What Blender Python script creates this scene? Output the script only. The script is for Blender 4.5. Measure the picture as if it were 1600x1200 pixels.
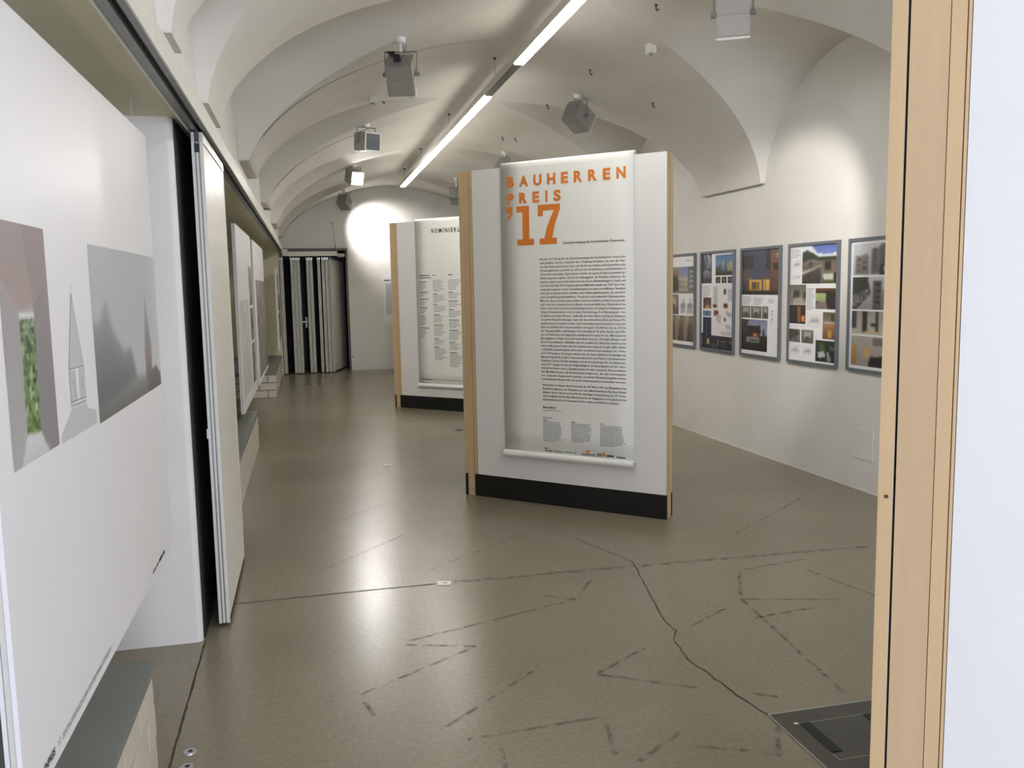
import bpy, bmesh, math, random
import numpy as np
from mathutils import Matrix, Vector

# ------------------------------------------------------------------ clean, camera, world, light, exposure
for o in list(bpy.data.objects):
    bpy.data.objects.remove(o)
scene = bpy.context.scene
C = scene.collection
random.seed(7)
RNG = np.random.default_rng(7)


def cam_basis(vp=(478, 452), vvp=(1010, 12300), f=1350.0):
    # axes of the hall from its vanishing points (hall axis +Y, up +Z)
    d = lambda u, v: Vector(((u - 800) / f, -(v - 600) / f, -1.0))
    Y = d(*vp).normalized()
    Z = -d(*vvp)
    Z = (Z - Y * Z.dot(Y)).normalized()
    X = Y.cross(Z)
    return Matrix((X, Y, Z))


cam_d = bpy.data.cameras.new('camera')
cam_d.sensor_width = 36.0
cam_d.lens = 1350.0 / 1600.0 * 36.0
cam_d.clip_start = 0.05
cam = bpy.data.objects.new('camera', cam_d)
C.objects.link(cam)
cam.matrix_world = Matrix.Translation((0, 0, 1.6)) @ cam_basis().to_4x4()
scene.camera = cam

scene.view_settings.view_transform = 'Standard'
scene.view_settings.look = 'None'
scene.view_settings.gamma = 1.0
scene.view_settings.use_curve_mapping = False
scene.view_settings.exposure = 0.72

world = bpy.data.worlds.new('world')
scene.world = world
world.use_nodes = True
wb = world.node_tree.nodes['Background']
wb.inputs[0].default_value = (0.62, 0.74, 0.95, 1)
wb.inputs[1].default_value = 0.6

# daylight entering through the large shop window behind the camera
DAY_POWER = 205.0
TUBE_STRENGTH = 22.0
al = bpy.data.lights.new('window_daylight', 'AREA')
al.shape = 'RECTANGLE'
al.size, al.size_y = 3.0, 2.2
al.energy = DAY_POWER
al.color = (0.77, 0.81, 1.0)
alo = bpy.data.objects.new('window_daylight', al)
C.objects.link(alo)
alo.location = (1.9, -4.25, 1.55)
alo.rotation_euler = (math.radians(-90), 0, math.pi)

# ------------------------------------------------------------------ helpers


def lin(c):
    c = c / 255.0
    return c / 12.92 if c <= 0.04045 else ((c + 0.055) / 1.055) ** 2.4


def rgb(r, g, b):
    return (lin(r), lin(g), lin(b), 1.0)


MATS = {}


def mat(name, col, rough=0.6, metal=0.0, var=0.06, scale=12.0, bump=0.0, bscale=60.0, stretch=None,
        emit=None, estr=0.0, spec=0.5, alpha=None):
    """Principled material whose colour varies a little with noise."""
    if name in MATS:
        return MATS[name]
    m = bpy.data.materials.new(name)
    m.use_nodes = True
    nt = m.node_tree
    p = nt.nodes['Principled BSDF']
    tc = nt.nodes.new('ShaderNodeTexCoord')
    src = tc.outputs['Object']
    if stretch:
        mp = nt.nodes.new('ShaderNodeMapping')
        mp.inputs['Scale'].default_value = stretch
        nt.links.new(src, mp.inputs[0])
        src = mp.outputs[0]
    nz = nt.nodes.new('ShaderNodeTexNoise')
    nz.inputs['Scale'].default_value = scale
    nz.inputs['Detail'].default_value = 5
    nt.links.new(src, nz.inputs[0])
    rp = nt.nodes.new('ShaderNodeValToRGB')
    a = [max(0, c * (1 - var)) for c in col[:3]] + [1]
    b = [min(1, c * (1 + var)) for c in col[:3]] + [1]
    rp.color_ramp.elements[0].position = 0.3
    rp.color_ramp.elements[1].position = 0.7
    rp.color_ramp.elements[0].color = a
    rp.color_ramp.elements[1].color = b
    nt.links.new(nz.outputs[0], rp.inputs[0])
    nt.links.new(rp.outputs[0], p.inputs['Base Color'])
    p.inputs['Roughness'].default_value = rough
    p.inputs['Metallic'].default_value = metal
    p.inputs['Specular IOR Level'].default_value = spec
    if bump:
        n2 = nt.nodes.new('ShaderNodeTexNoise')
        n2.inputs['Scale'].default_value = bscale
        n2.inputs['Detail'].default_value = 4
        nt.links.new(src, n2.inputs[0])
        bp = nt.nodes.new('ShaderNodeBump')
        bp.inputs['Strength'].default_value = bump
        bp.inputs['Distance'].default_value = 0.01
        nt.links.new(n2.outputs[0], bp.inputs['Height'])
        nt.links.new(bp.outputs[0], p.inputs['Normal'])
    if emit:
        p.inputs['Emission Color'].default_value = emit
        p.inputs['Emission Strength'].default_value = estr
    if alpha is not None:
        n3 = nt.nodes.new('ShaderNodeTexNoise')
        n3.inputs['Scale'].default_value = 22
        n3.inputs['Detail'].default_value = 6
        nt.links.new(tc.outputs['Object'], n3.inputs[0])
        r3 = nt.nodes.new('ShaderNodeValToRGB')
        r3.color_ramp.elements[0].position = 0.42
        r3.color_ramp.elements[0].color = (0, 0, 0, 1)
        r3.color_ramp.elements[1].position = 0.62
        r3.color_ramp.elements[1].color = (alpha, alpha, alpha, 1)
        nt.links.new(n3.outputs[0], r3.inputs[0])
        nt.links.new(r3.outputs[0], p.inputs['Alpha'])
    MATS[name] = m
    return m


def print_mat():
    if 'print' in MATS:
        return MATS['print']
    m = bpy.data.materials.new('print_ink')
    m.use_nodes = True
    nt = m.node_tree
    at = nt.nodes.new('ShaderNodeAttribute')
    at.attribute_name = 'Col'
    nt.links.new(at.outputs['Color'], nt.nodes['Principled BSDF'].inputs['Base Color'])
    nt.nodes['Principled BSDF'].inputs['Roughness'].default_value = 0.45
    MATS['print'] = m
    return m


class MB:
    """collects geometry for ONE mesh object"""

    def __init__(self):
        self.v, self.f, self.mi = [], [], []

    def face(self, pts, m=0):
        n = len(self.v)
        self.v += [tuple(p) for p in pts]
        self.f.append(tuple(range(n, n + len(pts))))
        self.mi.append(m)
        return self

    def box(self, x0, x1, y0, y1, z0, z1, m=0, mx=None, my=None, mz=None, M=None):
        """axis box; mx/my/mz: material index of the faces normal to that axis"""
        n = len(self.v)
        P = [(x, y, z) for z in (z0, z1) for y in (y0, y1) for x in (x0, x1)]
        if M is not None:
            P = [tuple(M @ Vector(p)) for p in P]
        self.v += P
        F = [(0, 2, 3, 1), (4, 5, 7, 6), (0, 1, 5, 4), (2, 6, 7, 3), (0, 4, 6, 2), (1, 3, 7, 5)]
        mm = [mz, mz, my, my, mx, mx]
        for q, k in zip(F, mm):
            self.f.append(tuple(n + i for i in q))
            self.mi.append(m if k is None else k)
        return self

    def tube(self, path, r, n=8, m=0, cap=True):
        path = [Vector(p) for p in path]
        base = len(self.v)
        prev = None
        for i, p in enumerate(path):
            d = (path[min(i + 1, len(path) - 1)] - path[max(i - 1, 0)]).normalized()
            if prev is None:
                a = d.orthogonal().normalized()
            else:
                a = (prev - d * prev.dot(d)).normalized()
            prev = a
            b = d.cross(a)
            rr = r[i] if isinstance(r, (list, tuple)) else r
            for k in range(n):
                t = 2 * math.pi * k / n
                self.v.append(tuple(p + a * (rr * math.cos(t)) + b * (rr * math.sin(t))))
        for i in range(len(path) - 1):
            for k in range(n):
                k2 = (k + 1) % n
                self.f.append((base + i * n + k, base + i * n + k2, base + (i + 1) * n + k2, base + (i + 1) * n + k))
                self.mi.append(m)
        if cap:
            self.f.append(tuple(base + k for k in reversed(range(n))))
            self.mi.append(m)
            e = base + (len(path) - 1) * n
            self.f.append(tuple(e + k for k in range(n)))
            self.mi.append(m)
        return self

    def prism(self, poly, axis, a, b, m=0):
        """extrude polygon (2D) along axis 'x','y','z' from a to b"""
        def P(u, w, t):
            return {'x': (t, u, w), 'y': (u, t, w), 'z': (u, w, t)}[axis]
        n = len(self.v)
        k = len(poly)
        self.v += [P(u, w, a) for u, w in poly] + [P(u, w, b) for u, w in poly]
        self.f.append(tuple(n + i for i in reversed(range(k))))
        self.f.append(tuple(n + k + i for i in range(k)))
        self.mi += [m, m]
        for i in range(k):
            j = (i + 1) % k
            self.f.append((n + i, n + j, n + k + j, n + k + i))
            self.mi.append(m)
        return self

    def build(self, name, mats, parent=None, root=None, smooth=False, bevel=0.0, kind=None):
        me = bpy.data.meshes.new(name)
        off = Vector((0, 0, 0))
        if root is not None:
            off = root.location
        me.from_pydata([tuple(Vector(p) - off) for p in self.v], [], self.f)
        if not isinstance(mats, (list, tuple)):
            mats = [mats]
        for m in mats:
            me.materials.append(m)
        me.polygons.foreach_set('material_index', self.mi)
        bm = bmesh.new()
        bm.from_mesh(me)
        if not smooth == 'keep':
            bmesh.ops.recalc_face_normals(bm, faces=bm.faces)
        if bevel:
            bmesh.ops.bevel(bm, geom=[e for e in bm.edges if len(e.link_faces) == 2], offset=bevel, segments=2,
                            affect='EDGES', clamp_overlap=True)
        bm.to_mesh(me)
        bm.free()
        if smooth is True:
            me.polygons.foreach_set('use_smooth', [True] * len(me.polygons))
            me.set_sharp_from_angle(angle=math.radians(35))
        o = bpy.data.objects.new(name, me)
        C.objects.link(o)
        if parent is not None:
            o.parent = parent
        if kind:
            o['kind'] = kind
        return o


def tag(o, label, cat, group=None):
    o['label'] = label
    o['category'] = cat
    if group:
        o['group'] = group
    return o


def thing(name, label, cat, loc, rz=0.0, group=None):
    o = bpy.data.objects.new(name, None)
    o.empty_display_size = 0.1
    C.objects.link(o)
    o.location = loc
    o.rotation_euler = (0, 0, rz)
    return tag(o, label, cat, group)


def share(src, name, parent, loc):
    o = bpy.data.objects.new(name, src.data)
    C.objects.link(o)
    o.parent = parent
    o.location = loc
    return o


# flat text -> mesh data ------------------------------------------------
def text_block(specs):
    """specs: dicts(s, x, z, size | capheight, width, spacing, bold, res). -> (verts2d, faces)"""
    objs = []
    for sp in specs:
        cu = bpy.data.curves.new('t', 'FONT')
        cu.body = sp['s']
        cu.size = 1.0
        cu.space_character = sp.get('spacing', 1.0)
        cu.offset = sp.get('bold', 0.0)
        cu.resolution_u = sp.get('res', 2)
        ob = bpy.data.objects.new('t', cu)
        C.objects.link(ob)
        objs.append(ob)
    dg = bpy.context.evaluated_depsgraph_get()
    V, F = [], []
    for sp, ob in zip(specs, objs):
        me = bpy.data.meshes.new_from_object(ob.evaluated_get(dg))
        co = np.empty(len(me.vertices) * 3)
        me.vertices.foreach_get('co', co)
        co = co.reshape(-1, 3)
        x0, x1 = co[:, 0].min(), co[:, 0].max()
        y1 = co[:, 1].max()
        if 'cap' in sp:
            sz = sp['cap'] / y1
        else:
            sz = sp['size']
        sx = sz
        if sp.get('width'):
            sx = sp['width'] / (x1 - x0)
        n = len(V)
        for c in co:
            V.append((sp['x'] + (c[0] - x0) * sx, sp['z'] + c[1] * sz))
        for p in me.polygons:
            F.append(tuple(n + i for i in p.vertices))
        bpy.data.meshes.remove(me)
    for ob in objs:
        cu = ob.data
        bpy.data.objects.remove(ob)
        bpy.data.curves.remove(cu)
    return V, F


def flat_obj(name, V, F, fn, m, parent):
    """2D verts through fn(u, w) -> local 3D"""
    me = bpy.data.meshes.new(name)
    me.from_pydata([fn(u, w) for u, w in V], [], F)
    me.materials.append(m)
    o = bpy.data.objects.new(name, me)
    C.objects.link(o)
    o.parent = parent
    if len(F) > 12:
        o['kind'] = 'stuff'          # print too small to pick apart
    return o


def bars(x0, x1, z, n, pitch, h, V, F, rag=0.15, seed=0, last=0.6, wordy=True):
    """lines of print too small to read: a run of word strokes per line"""
    r = random.Random(seed)
    for i in range(n):
        zz = z - i * pitch
        end = x1 - r.random() * rag * (x1 - x0)
        if i == n - 1:
            end = x0 + (x1 - x0) * last
        x = x0
        while x < end - 0.004:
            w = min(end - x, h * r.uniform(2.0, 7.0)) if wordy else end - x
            k = len(V)
            V += [(x, zz), (x + w, zz), (x + w, zz + h), (x, zz + h)]
            F.append((k, k + 1, k + 2, k + 3))
            x += w + h * 0.7


# small painted pictures (printed photographs) --------------------------
class Pic:
    def __init__(s, w, h, bg):
        s.w, s.h = w, h
        s.a = np.zeros((h, w, 3)) + np.array(bg, float)
        s.U, s.V = np.meshgrid((np.arange(w) + .5) / w, (np.arange(h) + .5) / h)

    def mask(s, pts):
        inside = np.zeros((s.h, s.w), bool)
        n = len(pts)
        j = n - 1
        for i in range(n):
            xi, yi = pts[i]
            xj, yj = pts[j]
            if yi != yj:
                c = ((yi > s.V) != (yj > s.V)) & (s.U < (xj - xi) * (s.V - yi) / (yj - yi) + xi)
                inside ^= c
            j = i
        return inside

    def poly(s, pts, c, c2=None):
        k = s.mask(pts)
        if c2 is None:
            s.a[k] = c
        else:
            v0 = min(p[1] for p in pts)
            v1 = max(p[1] for p in pts)
            t = np.clip((s.V - v0) / (v1 - v0), 0, 1)[..., None]
            g = np.array(c, float) * (1 - t) + np.array(c2, float) * t
            s.a[k] = g[k]
        return s

    def rect(s, u0, v0, u1, v1, c, c2=None):
        return s.poly([(u0, v0), (u1, v0), (u1, v1), (u0, v1)], c, c2)

    def noise(s, amp, region=None, cell=1):
        n = RNG.normal(0, amp, (s.h // cell + 1, s.w // cell + 1, 1))
        n = np.repeat(np.repeat(n, cell, 0), cell, 1)[:s.h, :s.w]
        if region is not None:
            n = n * s.mask(region)[..., None]
        s.a += n
        return s

    def blur(s, k=1):
        for _ in range(k):
            p = np.pad(s.a, ((1, 1), (1, 1), (0, 0)), 'edge')
            s.a = (p[:-2, 1:-1] + p[2:, 1:-1] + p[1:-1, :-2] + p[1:-1, 2:] + 2 * p[1:-1, 1:-1]) / 6
        return s

    def build(s, name, parent, p00, eu, ev):
        """p00 = upper left corner, eu along the width, ev down the height"""
        p00, eu, ev = np.array(p00), np.array(eu), np.array(ev)
        w, h = s.w, s.h
        iu, iv = np.meshgrid(np.arange(w + 1) / w, np.arange(h + 1) / h)
        P = p00 + iu[..., None] * eu + iv[..., None] * ev
        idx = np.arange((w + 1) * (h + 1)).reshape(h + 1, w + 1)
        q = np.stack([idx[1:, :-1], idx[1:, 1:], idx[:-1, 1:], idx[:-1, :-1]], -1).reshape(-1, 4)
        me = bpy.data.meshes.new(name)
        me.from_pydata(P.reshape(-1, 3).tolist(), [], q.tolist())
        ca = me.color_attributes.new('Col', 'FLOAT_COLOR', 'CORNER')
        c = np.clip(s.a, 0, 255) / 255
        c = np.where(c <= .04045, c / 12.92, ((c + .055) / 1.055) ** 2.4).reshape(-1, 3)
        c4 = np.ones((len(c) * 4, 4))
        c4[:, :3] = np.repeat(c, 4, 0)
        ca.data.foreach_set('color', c4.ravel())
        me.materials.append(print_mat())
        o = bpy.data.objects.new(name, me)
        C.objects.link(o)
        o.parent = parent
        return o


# ------------------------------------------------------------------ materials
M_plaster = mat('white_plaster', rgb(224, 222, 216), 0.75, var=0.035, scale=2.5, bump=0.25, bscale=9.0)
M_vault = mat('vault_plaster', rgb(221, 218, 209), 0.8, var=0.045, scale=1.6, bump=0.3, bscale=7.0)
M_soffit = mat('niche_paint', rgb(222, 217, 184), 0.7, var=0.03, scale=3)
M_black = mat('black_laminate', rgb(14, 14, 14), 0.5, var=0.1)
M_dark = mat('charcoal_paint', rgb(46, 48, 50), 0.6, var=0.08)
M_wood = mat('pine_edge', rgb(208, 180, 138), 0.55, var=0.05, scale=2.0, stretch=(20, 20, .7))
M_wood2 = mat('pine_post', rgb(204, 176, 138), 0.55, var=0.06, scale=2.0, stretch=(16, 16, 0.6))
M_board = mat('white_board', rgb(232, 232, 230), 0.45, var=0.015, scale=4)
M_sheet = mat('banner_sheet', rgb(240, 241, 236), 0.5, var=0.01, scale=2)
M_paper = mat('poster_paper', rgb(238, 238, 240), 0.4, var=0.008, scale=3)
M_ink = mat('black_ink', rgb(35, 35, 36), 0.6, var=0.05)
M_ink2 = mat('grey_ink', rgb(120, 120, 120), 0.6, var=0.05)
M_ink3 = mat('pale_grey_ink', rgb(168, 168, 166), 0.6, var=0.05)
M_orange = mat('orange_ink', rgb(226, 130, 46), 0.55, var=0.03)
M_frame = mat('grey_frame', rgb(104, 110, 116), 0.5, var=0.04)
M_alu = mat('aluminium', rgb(196, 198, 198), 0.32, metal=0.85, var=0.04, scale=3, stretch=(60, 60, 1))
M_aluw = mat('white_aluminium', rgb(216, 215, 206), 0.5, metal=0.0, var=0.03)
M_leaf = mat('partition_skin', rgb(220, 216, 206), 0.4, metal=0.0, var=0.025, scale=2, stretch=(1, 1, 8))
M_steel = mat('dark_steel', rgb(84, 84, 78), 0.45, metal=0.6, var=0.12, scale=5)
M_steelp = mat('grey_steel', rgb(136, 138, 134), 0.45, metal=0.3, var=0.08)
M_slab = mat('grey_slab', rgb(116, 120, 114), 0.42, var=0.05, scale=5)
M_tile = mat('glazed_tile', rgb(206, 199, 184), 0.3, var=0.05, scale=4)
M_mortar = mat('mortar', rgb(84, 79, 68), 0.9, var=0.1, scale=30)
M_rubber = mat('black_rubber', rgb(26, 27, 29), 0.7, var=0.15, scale=40)
M_lampgrey = mat('lamp_grey', rgb(164, 163, 157), 0.45, metal=0.2, var=0.05)
M_glass = mat('lamp_glass', rgb(98, 104, 108), 0.18, var=0.1)
M_white = mat('white_plastic', rgb(232, 232, 228), 0.4, var=0.02)
M_tube = mat('lit_diffuser', rgb(255, 252, 240), 0.5, var=0.0, emit=(1.0, 0.96, 0.89, 1), estr=TUBE_STRENGTH)
M_bulb = mat('lit_lamp_glass', rgb(255, 255, 250), 0.3, var=0.0, emit=(1, 0.97, 0.98, 1), estr=40.0)
M_nylon = mat('nylon', rgb(200, 200, 196), 0.3, var=0.05)
M_stain = mat('tape_residue', rgb(90, 83, 69), 0.5, var=0.15, scale=30, alpha=0.5)
M_smear = mat('joint_smear', rgb(98, 91, 76), 0.5, var=0.1, scale=30, alpha=0.42)
M_crack = mat('crack_dark', rgb(66, 58, 46), 0.9, var=0.2, scale=30)
M_skirt = mat('pale_gap_line', rgb(225, 222, 212), 0.6)


def floor_material():
    m = bpy.data.materials.new('polished_screed')
    m.use_nodes = True
    nt = m.node_tree
    p = nt.nodes['Principled BSDF']
    tc = nt.nodes.new('ShaderNodeTexCoord')

    def noise(scale, det, rough=.55):
        n = nt.nodes.new('ShaderNodeTexNoise')
        n.inputs['Scale'].default_value = scale
        n.inputs['Detail'].default_value = det
        n.inputs['Roughness'].default_value = rough
        nt.links.new(tc.outputs['Object'], n.inputs[0])
        return n
    big, fine, spk = noise(0.55, 6), noise(46, 4, .7), noise(130, 2)

    def ramp(n, a, b, ca, cb):
        r = nt.nodes.new('ShaderNodeValToRGB')
        r.color_ramp.elements[0].position, r.color_ramp.elements[1].position = a, b
        r.color_ramp.elements[0].color, r.color_ramp.elements[1].color = ca, cb
        nt.links.new(n.outputs[0], r.inputs[0])
        return r
    r1 = ramp(big, .35, .68, rgb(128, 121, 103), rgb(142, 134, 116))
    r2 = ramp(fine, .3, .72, (.86, .86, .85, 1), (1.1, 1.1, 1.08, 1))
    r3 = ramp(spk, .30, .36, (.7, .68, .64, 1), (1, 1, 1, 1))

    def mul(a, b):
        x = nt.nodes.new('ShaderNodeMix')
        x.data_type = 'RGBA'
        x.blend_type = 'MULTIPLY'
        x.inputs[0].default_value = 1.0
        nt.links.new(a, x.inputs[6])
        nt.links.new(b, x.inputs[7])
        return x.outputs[2]
    nt.links.new(mul(mul(r1.outputs[0], r2.outputs[0]), r3.outputs[0]), p.inputs['Base Color'])
    p.inputs['Roughness'].default_value = .27
    b = nt.nodes.new('ShaderNodeBump')
    b.inputs['Strength'].default_value = .012
    b.inputs['Distance'].default_value = .01
    nt.links.new(noise(9, 4).outputs[0], b.inputs['Height'])
    nt.links.new(b.outputs[0], p.inputs['Normal'])
    p.inputs['Specular IOR Level'].default_value = .5
    return m


M_floor = floor_material()

# ------------------------------------------------------------------ the room
Y0, Y1 = -4.0, 17.2


def xr(y):                       # the right wall runs very slightly askew
    return 4.052 - 0.02175 * (y - 5.486)


XL = -0.45                       # left wall above the track

fl = MB().box(-1.75, 4.6, Y0 - .3, 18.4, -0.12, 0.0).build('floor', M_floor, kind='structure')


def ribbon(name, pts, w, m, parent, h=0.0012, seed=0, jitter=0.0):
    r = random.Random(seed)
    P = [Vector((a, b, 0)) for a, b in pts]
    if jitter:
        Q = []
        for a, b in zip(P[:-1], P[1:]):
            n = max(2, int((b - a).length / .035))
            for i in range(n):
                q = a.lerp(b, i / n)
                Q.append(q + Vector((r.uniform(-jitter, jitter), r.uniform(-jitter, jitter), 0)))
        P = Q + [P[-1]]
    mb = MB()
    L, R = [], []
    for i, p in enumerate(P):
        d = (P[min(i + 1, len(P) - 1)] - P[max(i - 1, 0)]).normalized()
        n = Vector((-d.y, d.x, 0))
        ww = w * (r.uniform(.6, 1.3) if jitter else 1) / 2
        L.append(p + n * ww)
        R.append(p - n * ww)
    for i in range(len(P) - 1):
        mb.face([(*R[i].xy, h), (*R[i + 1].xy, h), (*L[i + 1].xy, h), (*L[i].xy, h)])
    return mb.build(name, m, parent)


# joints, cracks and traces of old tape on the screed
ribbon('floor_joint', [(-.50, 4.503), (.17, 4.513), (.63, 4.512)], .008, M_crack, fl, .0010, 1, .002)
ribbon('floor_joint', [(-.521, -1.5), (-.521, 4.05)], .009, M_crack, fl, .0011, 2, .0015)
ribbon('floor_joint', [(-.40, 10.35), (1.0, 10.33), (3.95, 10.2)], .010, M_crack, fl, .0010, 3, .002)
ribbon('floor_crack', [(1.77, 4.56), (1.709, 4.271), (1.648, 3.987), (1.599, 3.734), (1.594, 3.574), (1.544, 3.475), (1.519, 3.273), (1.542, 3.108), (1.563, 2.929), (1.60, 2.757)], .006, M_crack, fl, .0014, 4, .006)
ribbon('floor_crack', [(1.77, 4.56), (1.66, 4.9), (1.5, 5.35)], .003, M_crack, fl, .0014, 5, .006)
tapes = [(2.27, 4.24, 2.1, 3.9), (2.08, 3.86, 1.97, 2.82), (2.08, 3.85, 2.55, 3.71), (2.31, 4.26, 2.75, 4.33), (2.64, 4.16, 2.75, 3.71),
         (2.02, 3.61, 2.52, 3.67), (0.37, 3.75, 0.67, 3.65), (0.67, 3.65, 0.14, 3.32), (0.15, 3.26, 0.18, 3.13), (0.39, 3.79, 1.27, 4.08),
         (1.27, 4.08, 1.45, 4.35), (1.11, 3.25, 1.4, 3.44), (1.1, 3.24, 1.44, 3.02), (0.41, 2.96, 0.9, 3.38), (0.49, 2.87, 0.99, 2.9),
         (1.0, 2.85, 0.96, 2.64), (1.02, 2.58, 1.23, 2.72), (0.59, 2.8, 0.58, 2.66), (1.67, 3.59, 1.95, 3.76), (1.6, 2.93, 1.71, 2.87),
         (1.6, 2.69, 1.49, 2.49), (1.38, 2.56, 1.48, 2.5), (1.25, 2.62, 1.37, 2.56), (1.13, 4.18, 1.27, 4.08),
         (0.0, 4.9, 0.55, 5.5), (0.55, 4.7, 1.3, 5.3), (2.6, 4.9, 3.5, 5.6), (0.1, 5.9, 0.7, 6.6)]
for i, t in enumerate(tapes):
    ribbon('tape_residue', [t[:2], t[2:]], .019 if i < 24 else .012, M_stain, fl, .0006 + .00002 * i, i)

ribbon('floor_stain', [(.72, 4.512), (1.78, 4.485), (3.28, 4.43), (4.0, 4.40)], .045, M_smear, fl, .0003, 60)

# right wall, with flush access panel
wr = MB()
for (a, b, z0, z1) in [(Y0 - .1, 18.4, 0, 3.9)]:
    wr.prism([(xr(a), a), (xr(a) + .3, a), (xr(b) + .3, b), (xr(b), b)], 'z', z0, z1)
wr = wr.build('wall_right', M_plaster, kind='structure')
MB().prism([(xr(y) - d, y) for y, d in ((5.54, .001), (5.54, .006), (5.76, .006), (5.76, .001))], 'z', .243, .474).build('access_panel', M_plaster, wr)
bb = MB()
bb.prism([(xr(a) - d, a) for a, d in ((Y0, -.001), (Y0, .004), (17.19, .004), (17.19, -.001))], 'z', 0, .010)
bb.build('baseboard_right', M_skirt, kind='structure')

# far end wall with the recess for the folding partitions
we = MB()
RX0, RX1, RZ = -0.40, 0.78, 2.38
we.box(RX1, 4.2, Y1, Y1 + .25, 0, 3.9)
we.box(-1.75, RX0, Y1, Y1 + .25, 0, 3.9)
we.box(RX0, RX1, Y1, Y1 + .25, RZ, 3.9)
we = we.build('wall_far', M_plaster, kind='structure')
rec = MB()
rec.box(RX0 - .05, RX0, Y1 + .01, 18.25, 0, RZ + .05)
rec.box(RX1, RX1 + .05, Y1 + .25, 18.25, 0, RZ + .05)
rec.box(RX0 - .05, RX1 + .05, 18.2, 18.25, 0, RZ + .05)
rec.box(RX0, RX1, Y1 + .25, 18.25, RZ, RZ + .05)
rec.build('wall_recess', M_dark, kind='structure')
# dark reveal strip round the opening
rv = MB()
rv.box(RX0, RX1 + .03, Y1 - .012, Y1 + .03, RZ - .045, RZ)
rv.box(RX1, RX1 + .03, Y1 - .012, Y1 + .03, 0.0, RZ - .045)
rv.build('trim_2', M_steel, kind='structure')
d1 = MB().box(-.30, .66, 18.14, 18.19, 0.0, 2.1).build('door_1', M_black, kind='structure', bevel=.004)
hd = MB()
hd.box(-.035, .005, 18.115, 18.14, .82, 1.04).box(-.09, .06, 18.07, 18.09, .93, .955).box(-.03, 0, 18.09, 18.12, .925, .96)
hd.build('door_handle', M_alu, d1)

# near end of the hall, behind the camera, with its shop window
wn = MB()
wn.box(-1.75, .35, Y0 - .25, Y0, 0, 3.9).box(3.45, 4.6, Y0 - .25, Y0, 0, 3.9)
wn.box(.35, 3.45, Y0 - .25, Y0, 0, .4).box(.35, 3.45, Y0 - .25, Y0, 2.7, 3.9)
wn.build('wall_near', M_plaster, kind='structure')
wf = MB()
for x in (.35, 1.36, 2.38, 3.39):
    wf.box(x, x + .06, Y0 - .16, Y0 - .1, .4, 2.7)
wf.box(.41, 3.39, Y0 - .16, Y0 - .1, .4, .46).box(.41, 3.39, Y0 - .16, Y0 - .1, 2.64, 2.7)
wf.build('window_1', M_steel, kind='structure')

# left side: piers, deep niches, soffit, wall above the track
SOF = 2.345
NB = -1.55
wl = MB()
wl.box(-1.75, NB, Y0 - .1, 18.25, 0, 3.9)                                     # niche back wall
wl.box(NB, XL, Y0, 18.25, SOF + .10, 3.9)
wl.box(-.486, XL, Y0, 17.19, SOF, SOF + .10)                                       # wall above the niches
wl.box(NB, -.53, Y0, -1.2, 0, SOF)                                              # pier behind the camera
r_ = .028                                                                       # pier with a rounded arris
px, py0, py1 = -.53, 4.04, 5.7
arc = [(px - r_ + r_ * math.sin(t), py0 + r_ - r_ * math.cos(t)) for t in [i * math.pi / 16 for i in range(9)]]
wl.prism([(NB, py0)] + arc + [(px, py1), (NB, py1)], 'z', 0, SOF)
wl.build('wall_left', M_plaster, kind='structure')
MB().box(NB, -.487, Y0, 17.19, SOF, SOF + .099).build('ceiling_niche', M_soffit, kind='structure')
MB().box(NB, -.47, 16.8, 17.19, 0, SOF).build('wall_niche_end', M_soffit, kind='structure')
MB().box(-.529, -.524, 4.075, 5.69, 0.002, SOF - .002).build('pier_slot_shade', M_black, kind='structure')  # black sheet standing in for deep shade between pier and sliding panel

# sliding-partition track along the niche edge
tr = MB()
tr.box(-.480, -.447, Y0, 17.15, 2.318, 2.344)
tr.box(-.425, -.405, Y0, 17.15, 2.318, 2.344)
tr.box(-.447, -.425, Y0, 17.15, 2.338, 2.344, 2)
tr.box(-.405, -.399, Y0, 17.15, 2.318, 2.405, 1)
tr.box(XL, -.405, Y0, 17.15, 2.344, 2.405, 1)
tr.box(-.486, -.480, Y0, 17.15, 2.312, 2.344, 1)
tr.build('trim_1', [M_steelp, M_aluw, M_black], kind='structure')

# ---- the vault: a barrel with pointed-up lunettes biting into it from both sides
ZS = 2.46
CROWN = 1.11
LED = .045
LL = [(-3.2, -.9), (.1, 1.9), (2.3, 3.22), (3.48, 4.36), (5.0, 7.0), (8.12, 10.3), (11.4, 13.5), (14.7, 16.85)]
LR = [(-2.9, -.6), (1.5, 3.75), (4.67, 7.11), (8.27, 10.3), (11.4, 13.5), (14.7, 16.85)]


def sstep(a, b, t):
    t = min(1, max(0, (t - a) / (b - a)))
    return t * t * (3 - 2 * t)


def zleft(y):
    return 2.47 + .11 * sstep(5.2, 6.8, y)


def barrel(x, y):
    c = (XL + xr(y)) / 2
    a = (xr(y) - XL) / 2 - LED
    t = abs(x - c) / a
    zs = zleft(y) if x < c else ZS
    top = ZS + CROWN
    if t >= 1:
        return zs
    z = ZS + CROWN * (1 - t ** 1.75) ** (1 / 1.75)
    return max(z, zs)


def lun(x, y, side):
    for a, b in (LL if side < 0 else LR):
        if a < y < b:
            t = abs(y - (a + b) / 2) / ((b - a) / 2)
            base = zleft(y) if side < 0 else ZS
            dist = (x - XL) if side < 0 else (xr(y) - x)
            full = min(1.0, (b - a) / 2.0)
            apex = base + (3.40 - base) * full + .15 * full * (1 - math.exp(-dist / .5))
            return base + (apex - base) * (1 - t ** 1.8) ** (1 / 1.8)
    return -1


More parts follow.
